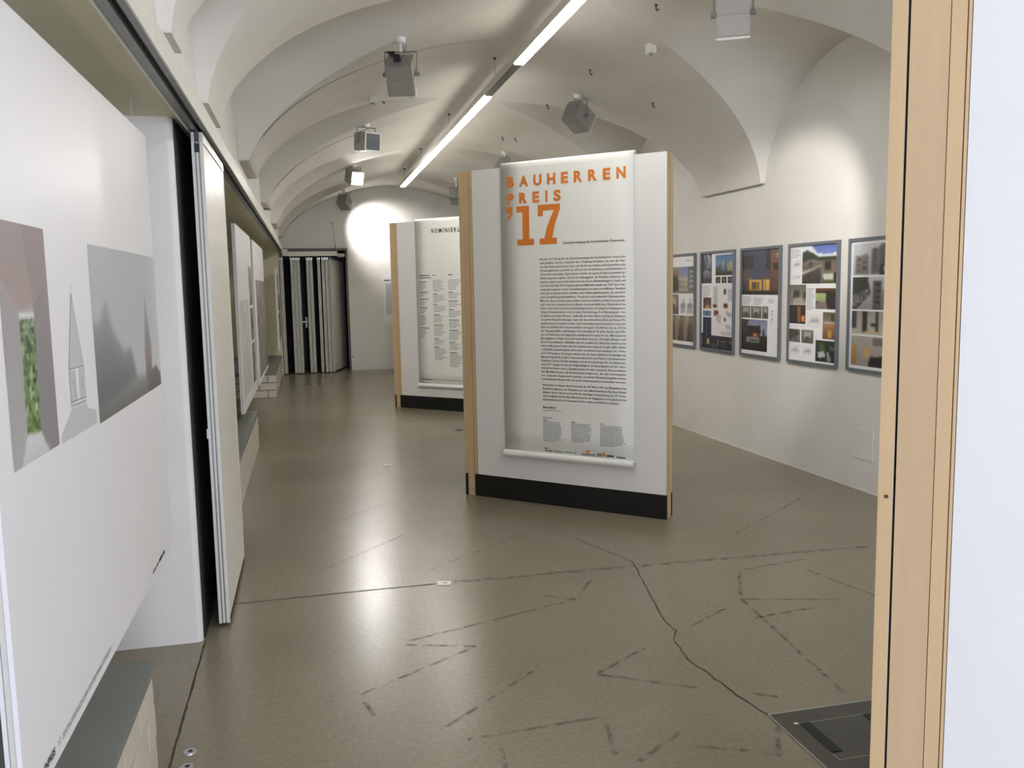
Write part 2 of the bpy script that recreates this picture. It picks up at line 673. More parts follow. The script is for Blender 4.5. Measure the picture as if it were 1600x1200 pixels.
def vault():
    ys = set(np.round(np.arange(Y0 - .1, Y1 + .1, .06), 4).tolist())
    for a, b in LL + LR:
        for d in (0.0005, .004, .012, .025, .04):
            for s in (a - .0005, a + d, b - d, b + .0005):
                if Y0 - .1 < s < Y1 + .1:
                    ys.add(round(s, 4))
    ys = sorted(ys)
    nS, nM = 12, 56
    V = []
    cols = nS + nM + nS + 1
    for y in ys:
        r = xr(y)
        c = (XL + r) / 2
        a = (r - XL) / 2 - LED

        def groin(side):
            edge = XL + LED if side < 0 else r - LED
            if lun(edge, y, side) <= barrel(edge, y):
                return edge
            lo, hi = edge, c + side * .02     # lo: lunette wins, find first crossing
            x = lo
            step = (hi - lo) / 120
            for i in range(120):
                if lun(x + step, y, side) < barrel(x + step, y):
                    u, w = x, x + step
                    for _ in range(20):
                        mid = (u + w) / 2
                        if lun(mid, y, side) >= barrel(mid, y):
                            u = mid
                        else:
                            w = mid
                    return u
                x += step
            return hi
        gl, gr = groin(-1), groin(1)
        row = []
        for i in range(nS):
            x = XL + (gl - XL) * i / nS
            row.append((x, y, max(lun(x, y, -1), zleft(y))))
        f0 = math.asin(max(-1, min(1, (gl - c) / a)))
        f1 = math.asin(max(-1, min(1, (gr - c) / a)))
        for i in range(nM + 1):
            x = c + a * math.sin(f0 + (f1 - f0) * i / nM)
            z = barrel(x, y)
            if i == 0:
                z = max(z, lun(x, y, -1))
            if i == nM:
                z = max(z, lun(x, y, 1))
            row.append((x, y, z))
        for i in range(1, nS + 1):
            x = gr + (r + .02 - gr) * i / nS
            row.append((x, y, max(lun(min(x, r), y, 1), ZS)))
        V += row
    F = []
    for j in range(len(ys) - 1):
        for i in range(cols - 1):
            k = j * cols + i
            F.append((k, k + cols, k + cols + 1, k + 1))
    me = bpy.data.meshes.new('ceiling')
    me.from_pydata(V, [], F)
    me.materials.append(M_vault)
    me.polygons.foreach_set('use_smooth', [True] * len(F))
    sharp = []
    for e in me.edges:
        a, b = e.vertices
        ia, ib = a % cols, b % cols
        sharp.append(ia == ib and ia in (nS, nS + nM))
    me.edges.foreach_set('use_edge_sharp', sharp)
    o = bpy.data.objects.new('ceiling', me)
    C.objects.link(o)
    o['kind'] = 'structure'
    return o


vault()

# ------------------------------------------------------------------ display walls (two boarded frames in an L)
ANG = math.atan2(-.6955, .7185)
T = .118
TOPZ, KICK = 2.445, .17


def display_wall(loc, label, LA, LB=1.5, gl=.0010, gr=.0024):
    t = thing('display_wall', label, 'display wall', loc, ANG, 'freestanding display walls')
    # return wall (end of it faces the viewer)
    g = .0012
    MB().box(0, .026 - gl, 0, LB, KICK, TOPZ, 1, mx=0).build('board', [M_board, M_wood], t)
    MB().box(.088 + gr, T - .0068, 0, T, KICK, TOPZ, 1).build('board', [M_board, M_wood], t)
    MB().box(T - .0048, T, 0.0003, T, KICK, TOPZ).build('edge_strip', M_wood, t)
    MB().box(T - .0068, T - .0048, .006, T, KICK, TOPZ).build('edge_strip', M_wood2, t)
    MB().box(.088 + g, T, T, LB, KICK, TOPZ, 1, mx=0).build('board', [M_board, M_wood], t)
    po = MB().box(.026 + gl, .088 - gr, 0.001, .07, 0, TOPZ).build('post', M_wood2, t)
    MB().box(.026 + g, .088 - g, LB - .07, LB - .001, 0, TOPZ).build('post', M_wood2, t)
    MB().box(.0252, .0888, .071, LB - .071, TOPZ - .06, TOPZ - .001).build('rail', M_wood2, t)
    MB().box(0.001, .026 - g, .001, LB, 0, KICK - .001).build('kickboard', M_black, t)
    MB().box(.088 + g, T - .001, T + .001, LB, 0, KICK - .001).build('kickboard', M_black, t)
    # main wall
    MB().box(T + g, LA, 0.0005, .026 - g, KICK, TOPZ, 1, my=0).build('board', [M_board, M_wood], t)
    MB().box(T + g, LA, .092 + g, T, KICK, TOPZ, 1, my=0).build('board', [M_board, M_wood], t)
    MB().box(LA - .07, LA - .001, .026 + g, .092 - g, 0, TOPZ).build('post', M_wood2, t)
    MB().box(T + .01, LA - .071, .026 + g, .092 - g, TOPZ - .06, TOPZ - .001).build('rail', M_wood2, t)
    MB().box(.088 + g, LA - .001, .0015, .026 - g, 0, KICK - .001).build('kickboard', M_black, t)
    MB().box(T + g, LA - .001, .092 + g, T - .001, 0, KICK - .001).build('kickboard', M_black, t)
    for (x, z) in ((.040, .14), (.074, .14), (.040, .045), (.074, .045), (.014, .46), (.100, .455), (.014, 1.22), (.10, 2.30), (.013, 2.1)):
        s = MB().tube([(x, -.0012, z), (x, .003, z)], .0035, 8)
        s.build('screw', M_steel, po if .026 < x < .088 else t)
    return t


w1 = display_wall((1.137, 6.470, 0), 'white display wall with wooden end posts under the orange-titled banner, centre of hall', 1.634)
w2 = display_wall((1.105, 11.608, 0), 'white display wall further back, half hidden, carrying the black-titled banner', 1.634)
w3 = display_wall((.966, 1.305, 0), 'white display wall closest to the camera, pale wood edge cut by the right frame edge', 1.634, 1.2, .0022, .0006)


def banner(w, label, x0, x1, ztop, zbot):
    """sheet laid over the top edge of the wall and weighted by a rod; local frame of the wall"""
    t = thing('hanging_banner', label, 'banner', w.location, ANG)
    yb = -.010
    prof = [(.045, ztop - .10), (.040, ztop - .03), (.030, ztop - .006), (.015, ztop), (.002, ztop - .004), (yb + .001, ztop - .018), (yb, ztop - .05)]
    n = 14
    prof += [(yb - .002 * math.sin(math.pi * i / n), ztop - .05 + (zbot + .045 - ztop + .05) * i / n) for i in range(1, n + 1)]
    mb = MB()
    th = .0012
    nx = 6
    for i in range(len(prof) - 1):
        for k in range(nx):
            a, b = x0 + (x1 - x0) * k / nx, x0 + (x1 - x0) * (k + 1) / nx
            mb.face([(a, *prof[i]), (a, *prof[i + 1]), (b, *prof[i + 1]), (b, *prof[i])])
    o = mb.build('sheet', M_sheet, t, smooth='keep')
    bm = bmesh.new()
    bm.from_mesh(o.data)
    bmesh.ops.remove_doubles(bm, verts=bm.verts, dist=1e-5)
    bm.to_mesh(o.data)
    bm.free()
    o.data.polygons.foreach_set('use_smooth', [True] * len(o.data.polygons))
    sm = o.modifiers.new('thickness', 'SOLIDIFY')
    sm.thickness = th
    sm.offset = 0
    br = MB().tube([(x0 - .004, yb - .013, zbot + .03), (x1 + .004, yb - .013, zbot + .03)], .026, 20).build('bottom_rod', M_sheet, t, smooth=True)
    MB().tube([(x0 - .008, .012, ztop - .008), (x1 + .003, .012, ztop - .008)], .0065, 10).build('top_rod', M_white, t, smooth=True)
    for x in (x0 - .012, x1 + .004):
        MB().tube([(x, yb - .013, zbot + .03), (x + .008, yb - .013, zbot + .03)], .018, 14).build('rod_cap', M_alu, br, smooth=True)
    t['yb'] = yb
    return t


b1 = banner(w1, 'tall white banner with orange title and numerals and a long black text', .377, 1.407, 2.476, .335)
b2 = banner(w2, 'white banner with black heading and small text columns on the rear display wall', .424, 1.45, 2.47, .29)
FRONT = lambda y: (lambda u, w_: (u, y, w_))
Yp = -.0135

# -- banner one: title, numerals, text


def letters(word, x, z, wd, cap, w0, m, parent, name, bold=.042, res=5):
    adv = {'I': .42, 'S': .86, 'M': 1.3, 'O': 1.15, 'E': .84, 'B': .92, 'P': .88, 'N': 1.04, 'A': 1.1, 'G': 1.08}
    ws = [adv.get(ch, 1.0) * w0 for ch in word]
    gap = (wd - sum(ws)) / (len(word) - 1)
    for ch, w_ in zip(word, ws):
        wide = w_ if ch != 'I' else w0 * .27
        V, F = text_block([dict(s=ch, x=x + (w_ - wide) / 2, z=z, cap=cap, width=wide, bold=bold, res=res)])
        flat_obj(name, V, F, FRONT(Yp), m, parent)
        x += w_ + gap


letters('BAUHERREN', .428, 2.300, .924, .073, .066, M_orange, b1, 'title_letter')
letters('PREIS', .428, 2.183, .436, .073, .066, M_orange, b1, 'title_letter')
apos = [(.4256, 2.1596), (.4719, 2.1596), (.4722, 2.1113), (.4552, 2.0805), (.426, 2.0661), (.4265, 2.0874), (.4431, 2.0971), (.4472, 2.1149), (.4246, 2.1162)]
one = [(.5059, 2.161), (.6092, 2.161), (.6096, 1.928), (.645, 1.928), (.645, 1.8836), (.508, 1.8836), (.508, 1.927), (.5536, 1.927), (.5536, 2.118), (.5059, 2.118)]
sev = [(.6805, 2.161), (.857, 2.161), (.857, 2.1253), (.8156, 2.0197), (.7942, 1.928), (.829, 1.928), (.829, 1.8847), (.692, 1.8847), (.692, 1.927),
       (.7309, 1.927), (.7475, 1.992), (.7783, 2.0629), (.8088, 2.12), (.7198, 2.12), (.7198, 2.082), (.6805, 2.082)]
for pg in (apos, one, sev):
    flat_obj('year_numeral', pg, [tuple(range(len(pg)))[::-1]], FRONT(Yp), M_orange, b1)
body = """Das Jahr 2017 bringt für die Zentralvereinigung der ArchitektInnen Österreichs
zwei Jubiläen mit sich: Zunächst das 110-jährige Bestehen, das sich der Ver-
ein zum Anlass genommen hat, sein Archiv zu ordnen und weiterführende
Forschungsarbeiten zur Rolle der ZV und der Architektinnen und Architekten in
Österreich anzustellen. Zum anderen wurde vor genau 50 Jahren erstmals der
Bauherrenpreis vergeben. Es sind die Auftraggeber, die Projekte realisieren, die
Impulse setzen und somit Initiatoren von neuen Entwicklungen in Stadt und
Land sind. Für fast 300 Projekte jedweden Maßstabs wurde seit 1967 diese Aus-
zeichnung vergeben. In ihrer Gesamtheit geben sie einen vortrefflichen Überblick
über das architektonische Schaffen eines halben Jahrhunderts. Sie sind aber
auch Spiegelbild gesellschaftlicher Tendenzen und politischer Schwerpunkte.
Manches davon ist nicht mehr erhalten, manches bedroht, anderes neu genutzt,
sehr viele der ausgezeichneten Bauten sind jedenfalls fixer Bestandteil des
Kanons der österreichischen Architekturgeschichte der jüngeren Vergangenheit.
Unsere Umwelt befindet sich in steter Veränderung. Der Klimawandel – vor
30 Jahren noch kein Thema – stellt alle mit dem Planen und Bauen Befassten
vor große Herausforderungen, wenn wir die verbindlichen Ziele des Pariser Kli-
maabkommens erreichen wollen. Laut Umweltbundesamt wurden in unserem
Land von 2014 bis 2016 durchschnittlich versiegelte Oberflächen von ca. 14,7 ha
am Tag geschaffen, unbebaubar und unbepflanzt. Es geht darum, dass Pla-
ner und Behörden auf Augenhöhe intelligente Konzepte für die differenzierten
Bauaufgaben in Stadt und Land entwickeln können. Ökologie, Bürger- und
Bewohnerpartizipation, Mobilität oder die Qualität des öffentlichen Raumes sind
keine völlig neuen Punkte auf der baukulturellen Agenda. Es gibt dafür etliche
vorbildhafte Pionierbeispiele schon unter den Bauherrenpreisträgern der 1960er
und 1970er Jahre. Sie mögen ebenso wie die heuer gekürten Preisträger als
Musterbeispiele für andere Teams aus Bauherren und Planern verschiedenster
Disziplinen dienen. Die Einreichungen und die Nominierungen für den Bauherren-
preis 2017 zeigten erneut die Vielgestaltigkeit der Bauaufgaben und der öster-
reichischen Szene: auch in Zukunft werden Projekte entstehen, die neue Räume
der Mobilität bieten, die Bestehendes integrieren, die dem Lebenszyklus
von Gebäuden Augenmerk schenken, in vielerlei Hinsicht integrativ wirken
und kultivierte Räume für eine hohe Lebensqualität bereitstellen werden.""".split('\n')
body2 = """Ich möchte im Namen des Vorstandes der ZV Wien, NÖ und Burgenland den
Nominierungsjurien, der Hauptjury und allen MitarbeiterInnen für ihren Einsatz
danken, ebenso den Sponsoren für die tatkräftige Unterstützung. Die ZV Öster-
reich bedankt sich bei allen Einreichern für ihr Engagement und gratuliert den
Nominierten und den Preisträgern zu ihren außerordentlichen Leistungen.""".split('\n')
sp = [dict(s='Zentralvereinigung der ArchitektInnen Österreichs', x=.878, z=1.882, size=.0215, width=.463, bold=.02)]
for i, s in enumerate(body):
    sp.append(dict(s=s, x=.692, z=1.774 - i * .02665, size=.0205, width=.655, bold=.012, res=1))
for i, s in enumerate(body2):
    sp.append(dict(s=s, x=.700, z=.879 - i * .0265, size=.0205, width=.650 if i < 4 else .600, bold=.012, res=1))
sp.append(dict(s='Maria Auböck', x=.700, z=.716, size=.0205, width=.105, bold=.03, res=1))
V, F = text_block(sp)
flat_obj('text_block', V, F, FRONT(Yp), M_ink, b1)
V, F = text_block([dict(s='Präsidentin ZV Österreich', x=.700, z=.697, size=.016, width=.15, bold=.0, res=1)])
flat_obj('signature_line', V, F, FRONT(Yp), M_ink2, b1)
V, F = text_block([dict(s='DIE JURY', x=.700, z=.641, size=.015, width=.072, bold=.02, spacing=1.3, res=1)])
for k, (a, b, z) in enumerate(((.70, .855, .626), (.926, 1.085, .626), (1.152, 1.345, .626))):
    bars(a, a + .06, z, 1, .0125, .0045, V, F, seed=k, rag=0)
flat_obj('jury_heading', V, F, FRONT(Yp), M_ink, b1)
V, F = [], []
for k, (a, b, z, n) in enumerate(((.70, .855, .6135, 12), (.926, 1.085, .6135, 11), (1.152, 1.345, .6135, 12))):
    bars(a, b, z, n, .0125, .0042, V, F, seed=20 + k)
flat_obj('small_print', V, F, FRONT(Yp), M_ink2, b1)
V, F = [], []
for a, b, z, h in ((.712, .718, .413, .016), (.722, .729, .413, .016), (.712, .775, .402, .006), (.79, .86, .402, .004), (.872, .93, .404, .004),
                   (.945, .963, .404, .005), (1.01, 1.11, .404, .004), (1.01, 1.11, .397, .003), (1.125, 1.165, .414, .004), (1.125, 1.165, .406, .004),
                   (1.125, 1.165, .398, .004), (1.20, 1.255, .402, .010), (1.185, 1.193, .404, .006), (1.275, 1.345, .400, .007)):
    k = len(V)
    V += [(a, z), (b, z), (b, z + h), (a, z + h)]
    F.append((k, k + 1, k + 2, k + 3))
flat_obj('sponsor_logos', V, F, FRONT(Yp), M_ink, b1)
for pg in ([(1.035, .430), (1.047, .427), (1.058, .440), (1.072, .425), (1.058, .415), (1.043, .415)], [(1.168, .400), (1.185, .400), (1.185, .430), (1.168, .424)]):
    flat_obj('sponsor_logo', pg, [tuple(range(len(pg)))], FRONT(Yp), M_orange, b1)

# -- banner two
letters('NOMINIERUNGEN', .689, 2.285, .655, .054, .036, M_ink, b2, 'title_letter', .03, 3)
V, F = text_block([dict(s='BAUHERRENPREIS', x=.466, z=.392, cap=.014, width=.18, bold=.03, res=1),
                   dict(s="'17", x=.662, z=.392, cap=.014, width=.028, bold=.02, res=1)])
k2 = [(.475, .635, 1.745), (.475, .66, 1.715), (.689, .725, 1.745), (.929, 1.0, 1.745), (1.165, 1.25, 1.745)]
for a, b, z in k2:
    bars(a, b, z, 1, .02, .010, V, F, rag=0, seed=3, last=1, wordy=False)
heads, subs = [], []
rr = random.Random(5)
for col, zend in ((.475, 1.02), (.689, .72), (.929, .74), (1.165, .8)):
    z = 1.66 if col < .5 else 1.70
    while z > zend:
        if not (col > .5 and z > 1.69):
            heads.append((col, col + rr.uniform(.06, .15), z))
        n = rr.randint(2, 5) if col < .5 else rr.randint(3, 8)
        subs.append((col, col + (.11 if col < .5 else .20), z - .022, n))
        z -= .022 * (n + 2)
for a, b, z in heads:
    bars(a, b, z, 1, .02, .009, V, F, rag=0, last=1, wordy=False)
flat_obj('heading_lettering', V, F, FRONT(Yp), M_ink, b2)
V, F = text_block([dict(s='ZENTRALVEREINIGUNG DER ARCHITEKTINNEN ÖSTERREICHS', x=.705, z=.392, cap=.013, width=.50, bold=.0, res=1)])
for i, (a, b, z, n) in enumerate(subs):
    bars(a, b, z, n, .022, .007, V, F, seed=i, rag=.4)
flat_obj('small_print', V, F, FRONT(Yp), M_ink2, b2)

# ------------------------------------------------------------------ boards hanging in the niches


def hanging_board(label, x, y0, y1, z0, z1, ztop=SOF):
    t = thing('hanging_board', label, 'exhibition board', (x, y0, z0), 0, 'large boards hung along the niches')
    MB().box(x - .010, x, y0, y1, z0, z1).build('print_sheet', M_paper, t, t)
    MB().box(x - .022, x - .0115, y0 + .003, y1 - .003, z0 + .004, z1 - .004).build('stretcher', M_aluw, t, t)
    MB().box(x - .032, x - .0235, y0 + .001, y1 - .001, z0, z1).build('backing_board', M_board, t, t)
    for y in (y0 + .18, y1 - .17):
        MB().tube([(x - .018, y, z1 - .02), (x - .018, y, ztop + .002)], .0009, 5).build('nylon_line', M_nylon, t, t)
    return t


XF = -.600
hb = hanging_board('huge white board in the left foreground with two photographs and a church drawing', XF, 1.838, 3.80, .537, 2.222)
o0 = Vector(hb.location)


def on_left(px_, e=.0006):
    return lambda u, w_: (px_ + e - o0.x, u - o0.y, w_ - o0.z)


def uv(pts, y0, y1, z0, z1):
    return [((a - y0) / (y1 - y0), (z1 - b) / (z1 - z0)) for a, b in pts]


# photograph 1: pale chapel room with a tall window on trees
R1 = (1.935, 2.272, 1.236, 1.753)
u1 = lambda pts: uv(pts, *R1)
p = Pic(64, 110, (182, 176, 172))
p.poly(u1([(1.90, 1.76), (2.29, 1.76), (2.28, 1.63), (2.152, 1.575), (2.039, 1.563), (1.93, 1.64)]), (154, 141, 139), (170, 156, 152))
p.poly(u1([(2.10, 1.76), (2.29, 1.76), (2.28, 1.63), (2.152, 1.575)]), (146, 133, 131), (160, 147, 144))
p.poly(u1([(1.92, 1.64), (2.045, 1.555), (2.036, 1.29), (1.96, 1.22), (1.92, 1.22)]), (164, 160, 158), (178, 177, 178))
p.poly(u1([(2.148, 1.575), (2.28, 1.635), (2.28, 1.22), (2.205, 1.232), (2.134, 1.29)]), (148, 141, 140), (140, 138, 140))
p.poly(u1([(2.036, 1.297), (2.134, 1.29), (2.207, 1.22), (1.975, 1.22)]), (222, 222, 224), (200, 200, 204))
p.poly(u1([(2.045, 1.562), (2.15, 1.562), (2.15, 1.545), (2.045, 1.545)]), (226, 228, 226))
win = u1([(2.048, 1.547), (2.148, 1.547), (2.134, 1.292), (2.039, 1.297)])
p.poly(win, (104, 126, 92), (112, 142, 84))
p.blur(1)
p.noise(26, win, 3).noise(20, win, 2).noise(10, win, 1).blur(1).noise(1.2)
p.build('photo_print', hb, on_left(XF)(R1[0], R1[3]), (0, R1[1] - R1[0], 0), (0, 0, R1[2] - R1[3]))
# photograph 2: spire and firs in the fog
R2 = (2.697, 3.795, 1.222, 1.74)
u2 = lambda pts: uv(pts, *R2)
p = Pic(110, 90, (0, 0, 0))
p.rect(-.1, -.1, 1.1, 1.1, (184, 190, 196), (194, 199, 201))
t_ = np.clip((p.U - .75) / .25, 0, 1)[..., None] * .45
p.a = p.a * (1 - t_) + np.array((226, 226, 230)) * t_
p.poly(u2([(2.60, 1.54), (2.76, 1.50), (2.88, 1.58), (2.93, 1.5), (3.0, 1.45), (3.1, 1.40), (3.22, 1.41), (3.30, 1.30), (3.28, 1.2), (2.6, 1.2)]), (158, 162, 166), (112, 113, 115))
p.poly(u2([(2.60, 1.45), (2.85, 1.48), (3.0, 1.38), (3.15, 1.33), (3.25, 1.2), (2.6, 1.2)]), (146, 147, 151), (92, 92, 94))
p.poly(u2([(3.3, 1.30), (3.8, 1.27), (3.8, 1.2), (2.6, 1.2), (2.6, 1.26)]), (150, 150, 148), (98, 97, 94))
p.blur(10)
p.poly(u2([(3.535, 1.595), (3.62, 1.375), (3.475, 1.375)]), (168, 166, 168), (146, 138, 136))
p.poly(u2([(3.475, 1.375), (3.615, 1.375), (3.60, 1.275), (3.47, 1.275)]), (152, 140, 134), (126, 112, 106))
p.poly(u2([(3.60, 1.30), (3.70, 1.31), (3.78, 1.27), (3.78, 1.22), (3.5, 1.22), (3.5, 1.26)]), (120, 116, 110), (92, 89, 84))
p.blur(1).noise(1.5)
p.build('photo_print', hb, on_left(XF)(R2[0], R2[3]), (0, R2[1] - R2[0], 0), (0, 0, R2[2] - R2[3]))
# elevation drawing of the church
V, F = [], []
for pg in ([(2.480, 1.602), (2.554, 1.404), (2.405, 1.407)], [(2.410, 1.404), (2.466, 1.402), (2.470, 1.318), (2.410, 1.318)], [(2.502, 1.402), (2.550, 1.401), (2.550, 1.316), (2.494, 1.318)],
           [(2.404, 1.312), (2.556, 1.308), (2.556, 1.304), (2.404, 1.308)],
           [(2.419, 1.305), (2.552, 1.303), (2.569, 1.286), (2.66, 1.268), (2.664, 1.231), (2.289, 1.233), (2.3, 1.251), (2.369, 1.284)]):
    k = len(V)
    V += pg
    F.append(tuple(range(k, k + len(pg))))
flat_obj('church_drawing', V, F, on_left(XF), mat('drawing_grey', rgb(202, 202, 206), .5, var=.01), hb)
V, F = [], []


def stroke(a, b, w):
    a, b = Vector(a), Vector(b)
    n = Vector((-(b - a).y, (b - a).x)).normalized() * w / 2
    k = len(V)
    V.extend([tuple(a - n), tuple(b - n), tuple(b + n), tuple(a + n)])
    F.append((k, k + 1, k + 2, k + 3))


for a, b in (((2.480, 1.602), (2.554, 1.404)), ((2.480, 1.602), (2.405, 1.407)), ((2.405, 1.407), (2.556, 1.404)), ((2.406, 1.407), (2.406, 1.312)), ((2.556, 1.404), (2.556, 1.308)),
             ((2.404, 1.322), (2.556, 1.318)), ((2.404, 1.313), (2.556, 1.309)), ((2.45, 1.39), (2.45, 1.33)), ((2.43, 1.375), (2.43, 1.365)), ((2.53, 1.375), (2.53, 1.345)), ((2.480, 1.615), (2.480, 1.622))):
    stroke(a, b, .0022)
flat_obj('church_outline', V, F, on_left(XF, .0009), M_ink2, hb)
V, F = text_block([dict(s='BAUHERRENPREIS', x=1.86, z=.562, cap=.018, width=.19, bold=.03, res=2)])
flat_obj('footer_lettering', V, F, on_left(XF), M_ink, hb)
V, F = text_block([dict(s="'17", x=2.072, z=.562, cap=.018, width=.026, bold=.0, res=2),
                   dict(s='ZENTRALVEREINIGUNG DER ARCHITEKTINNEN ÖSTERREICHS', x=2.112, z=.562, cap=.018, width=.52, bold=.0, res=2)])
bars(3.34, 3.48, .556, 1, .02, .012, V, F, rag=0, last=1)
flat_obj('footer_lettering', V, F, on_left(XF), M_ink2, hb)
V, F = [], []
bars(3.485, 3.62, .556, 1, .02, .014, V, F, rag=0, last=1)
flat_obj('footer_lettering', V, F, on_left(XF), M_ink, hb)


def photos(t, px_, y0, y1, z0, z1, rects):
    o = Vector(t.location)
    W, H = y1 - y0, z1 - z0
    for (a, b, c, d, col, col2, amp) in rects:
        w_, h_ = max(6, int(34 * (c - a))), max(8, int(60 * (d - b)))
        q = Pic(w_, h_, col)
        q.rect(-1, 0, 2, 1, col, col2)
        q.noise(amp, None, 4).noise(amp * .6, None, 2).blur(1)
        q.build('photo_print', t, (px_ + .0006 - o.x, y0 + a * W - o.y, z1 - b * H - o.z), (0, (c - a) * W, 0), (0, 0, -(d - b) * H))


ha = hanging_board('white board with a column of grey photographs, hung just past the sliding panel', -.6, 8.27, 10.42, .46, 2.205)
photos(ha, -.6, 8.27, 10.42, .46, 2.205, [(.72, .20, .97, .44, (150, 146, 142), (120, 114, 110), 14), (.72, .46, .97, .66, (128, 120, 114), (112, 106, 100), 16),
                                          (.72, .68, .97, .93, (138, 130, 124), (120, 116, 112), 15), (.05, .40, .62, .93, (214, 214, 216), (206, 206, 206), 4)])
hbb = hanging_board('white board with one large brownish-grey photograph, second along the far niche', -.6, 10.83, 13.42, .45, 2.20)
photos(hbb, -.6, 10.83, 13.42, .45, 2.20, [(.12, .27, 1.0, .97, (150, 142, 132), (122, 116, 110), 12)])
hc = hanging_board('narrow white board with stacked dark photographs, last before the folded partitions', -.475, 15.25, 16.5, .57, 1.97)
photos(hc, -.475, 15.25, 16.5, .57, 1.97, [(.10, .06, .55, .28, (128, 120, 112), (98, 92, 86), 14), (.10, .31, .55, .52, (112, 98, 88), (84, 76, 70), 14),
                                           (.10, .55, .55, .90, (122, 112, 100), (98, 92, 84), 14), (.62, .30, .97, .86, (118, 92, 76), (98, 78, 66), 14)])

# ------------------------------------------------------------------ framed project posters on the right wall


def framed_poster(label, ya, yb, pics, lines=()):
    """ya: far (left) edge, yb: near (right) edge"""
    z0, z1 = .905, 1.905
    ym = (ya + yb) / 2
    t = thing('framed_poster', label, 'poster', (xr(ym), ym, z0), math.atan(.02175), 'framed project posters on the right wall')
    W, H = ya - yb, z1 - z0
    fw = .024
    # local frame: +x into the wall, -y = to the right
    MB().box(-.012, -.002, -W / 2 + .004, W / 2 - .004, .004, H - .004).build('print_sheet', M_paper, t)
    fr = MB()
    fr.box(-.024, 0.0, -W / 2, -W / 2 + fw, 0, H).box(-.024, 0.0, W / 2 - fw, W / 2, 0, H)
    fr.box(-.024, 0.0, -W / 2 + fw, W / 2 - fw, 0, fw).box(-.024, 0.0, -W / 2 + fw, W / 2 - fw, H - fw, H)
    fr.build('frame', M_frame, t)
    iw, ih = W - 2 * fw, H - 2 * fw
    P0 = lambda u, v: (-.0128, iw / 2 - u * iw, H - fw - v * ih)
    for (u0, v0, u1_, v1, pic) in pics:
        pic.build('photo_print', t, P0(u0, v0), (0, -(u1_ - u0) * iw, 0), (0, 0, -(v1 - v0) * ih))
    Vv, Ff = [], []
    for k, (u0, v0, u1_, v1, n) in enumerate(lines):
        x0, x1 = u0 * iw, u1_ * iw
        pitch = (v1 - v0) * ih / n
        bars(x0, x1, (1 - v0) * ih - pitch, n, pitch, pitch * .42, Vv, Ff, seed=k, rag=.3)
    if Vv:
        flat_obj('small_print', Vv, Ff, lambda a, b: (-.0126, iw / 2 - a, fw + b), M_ink3, t)
    return t


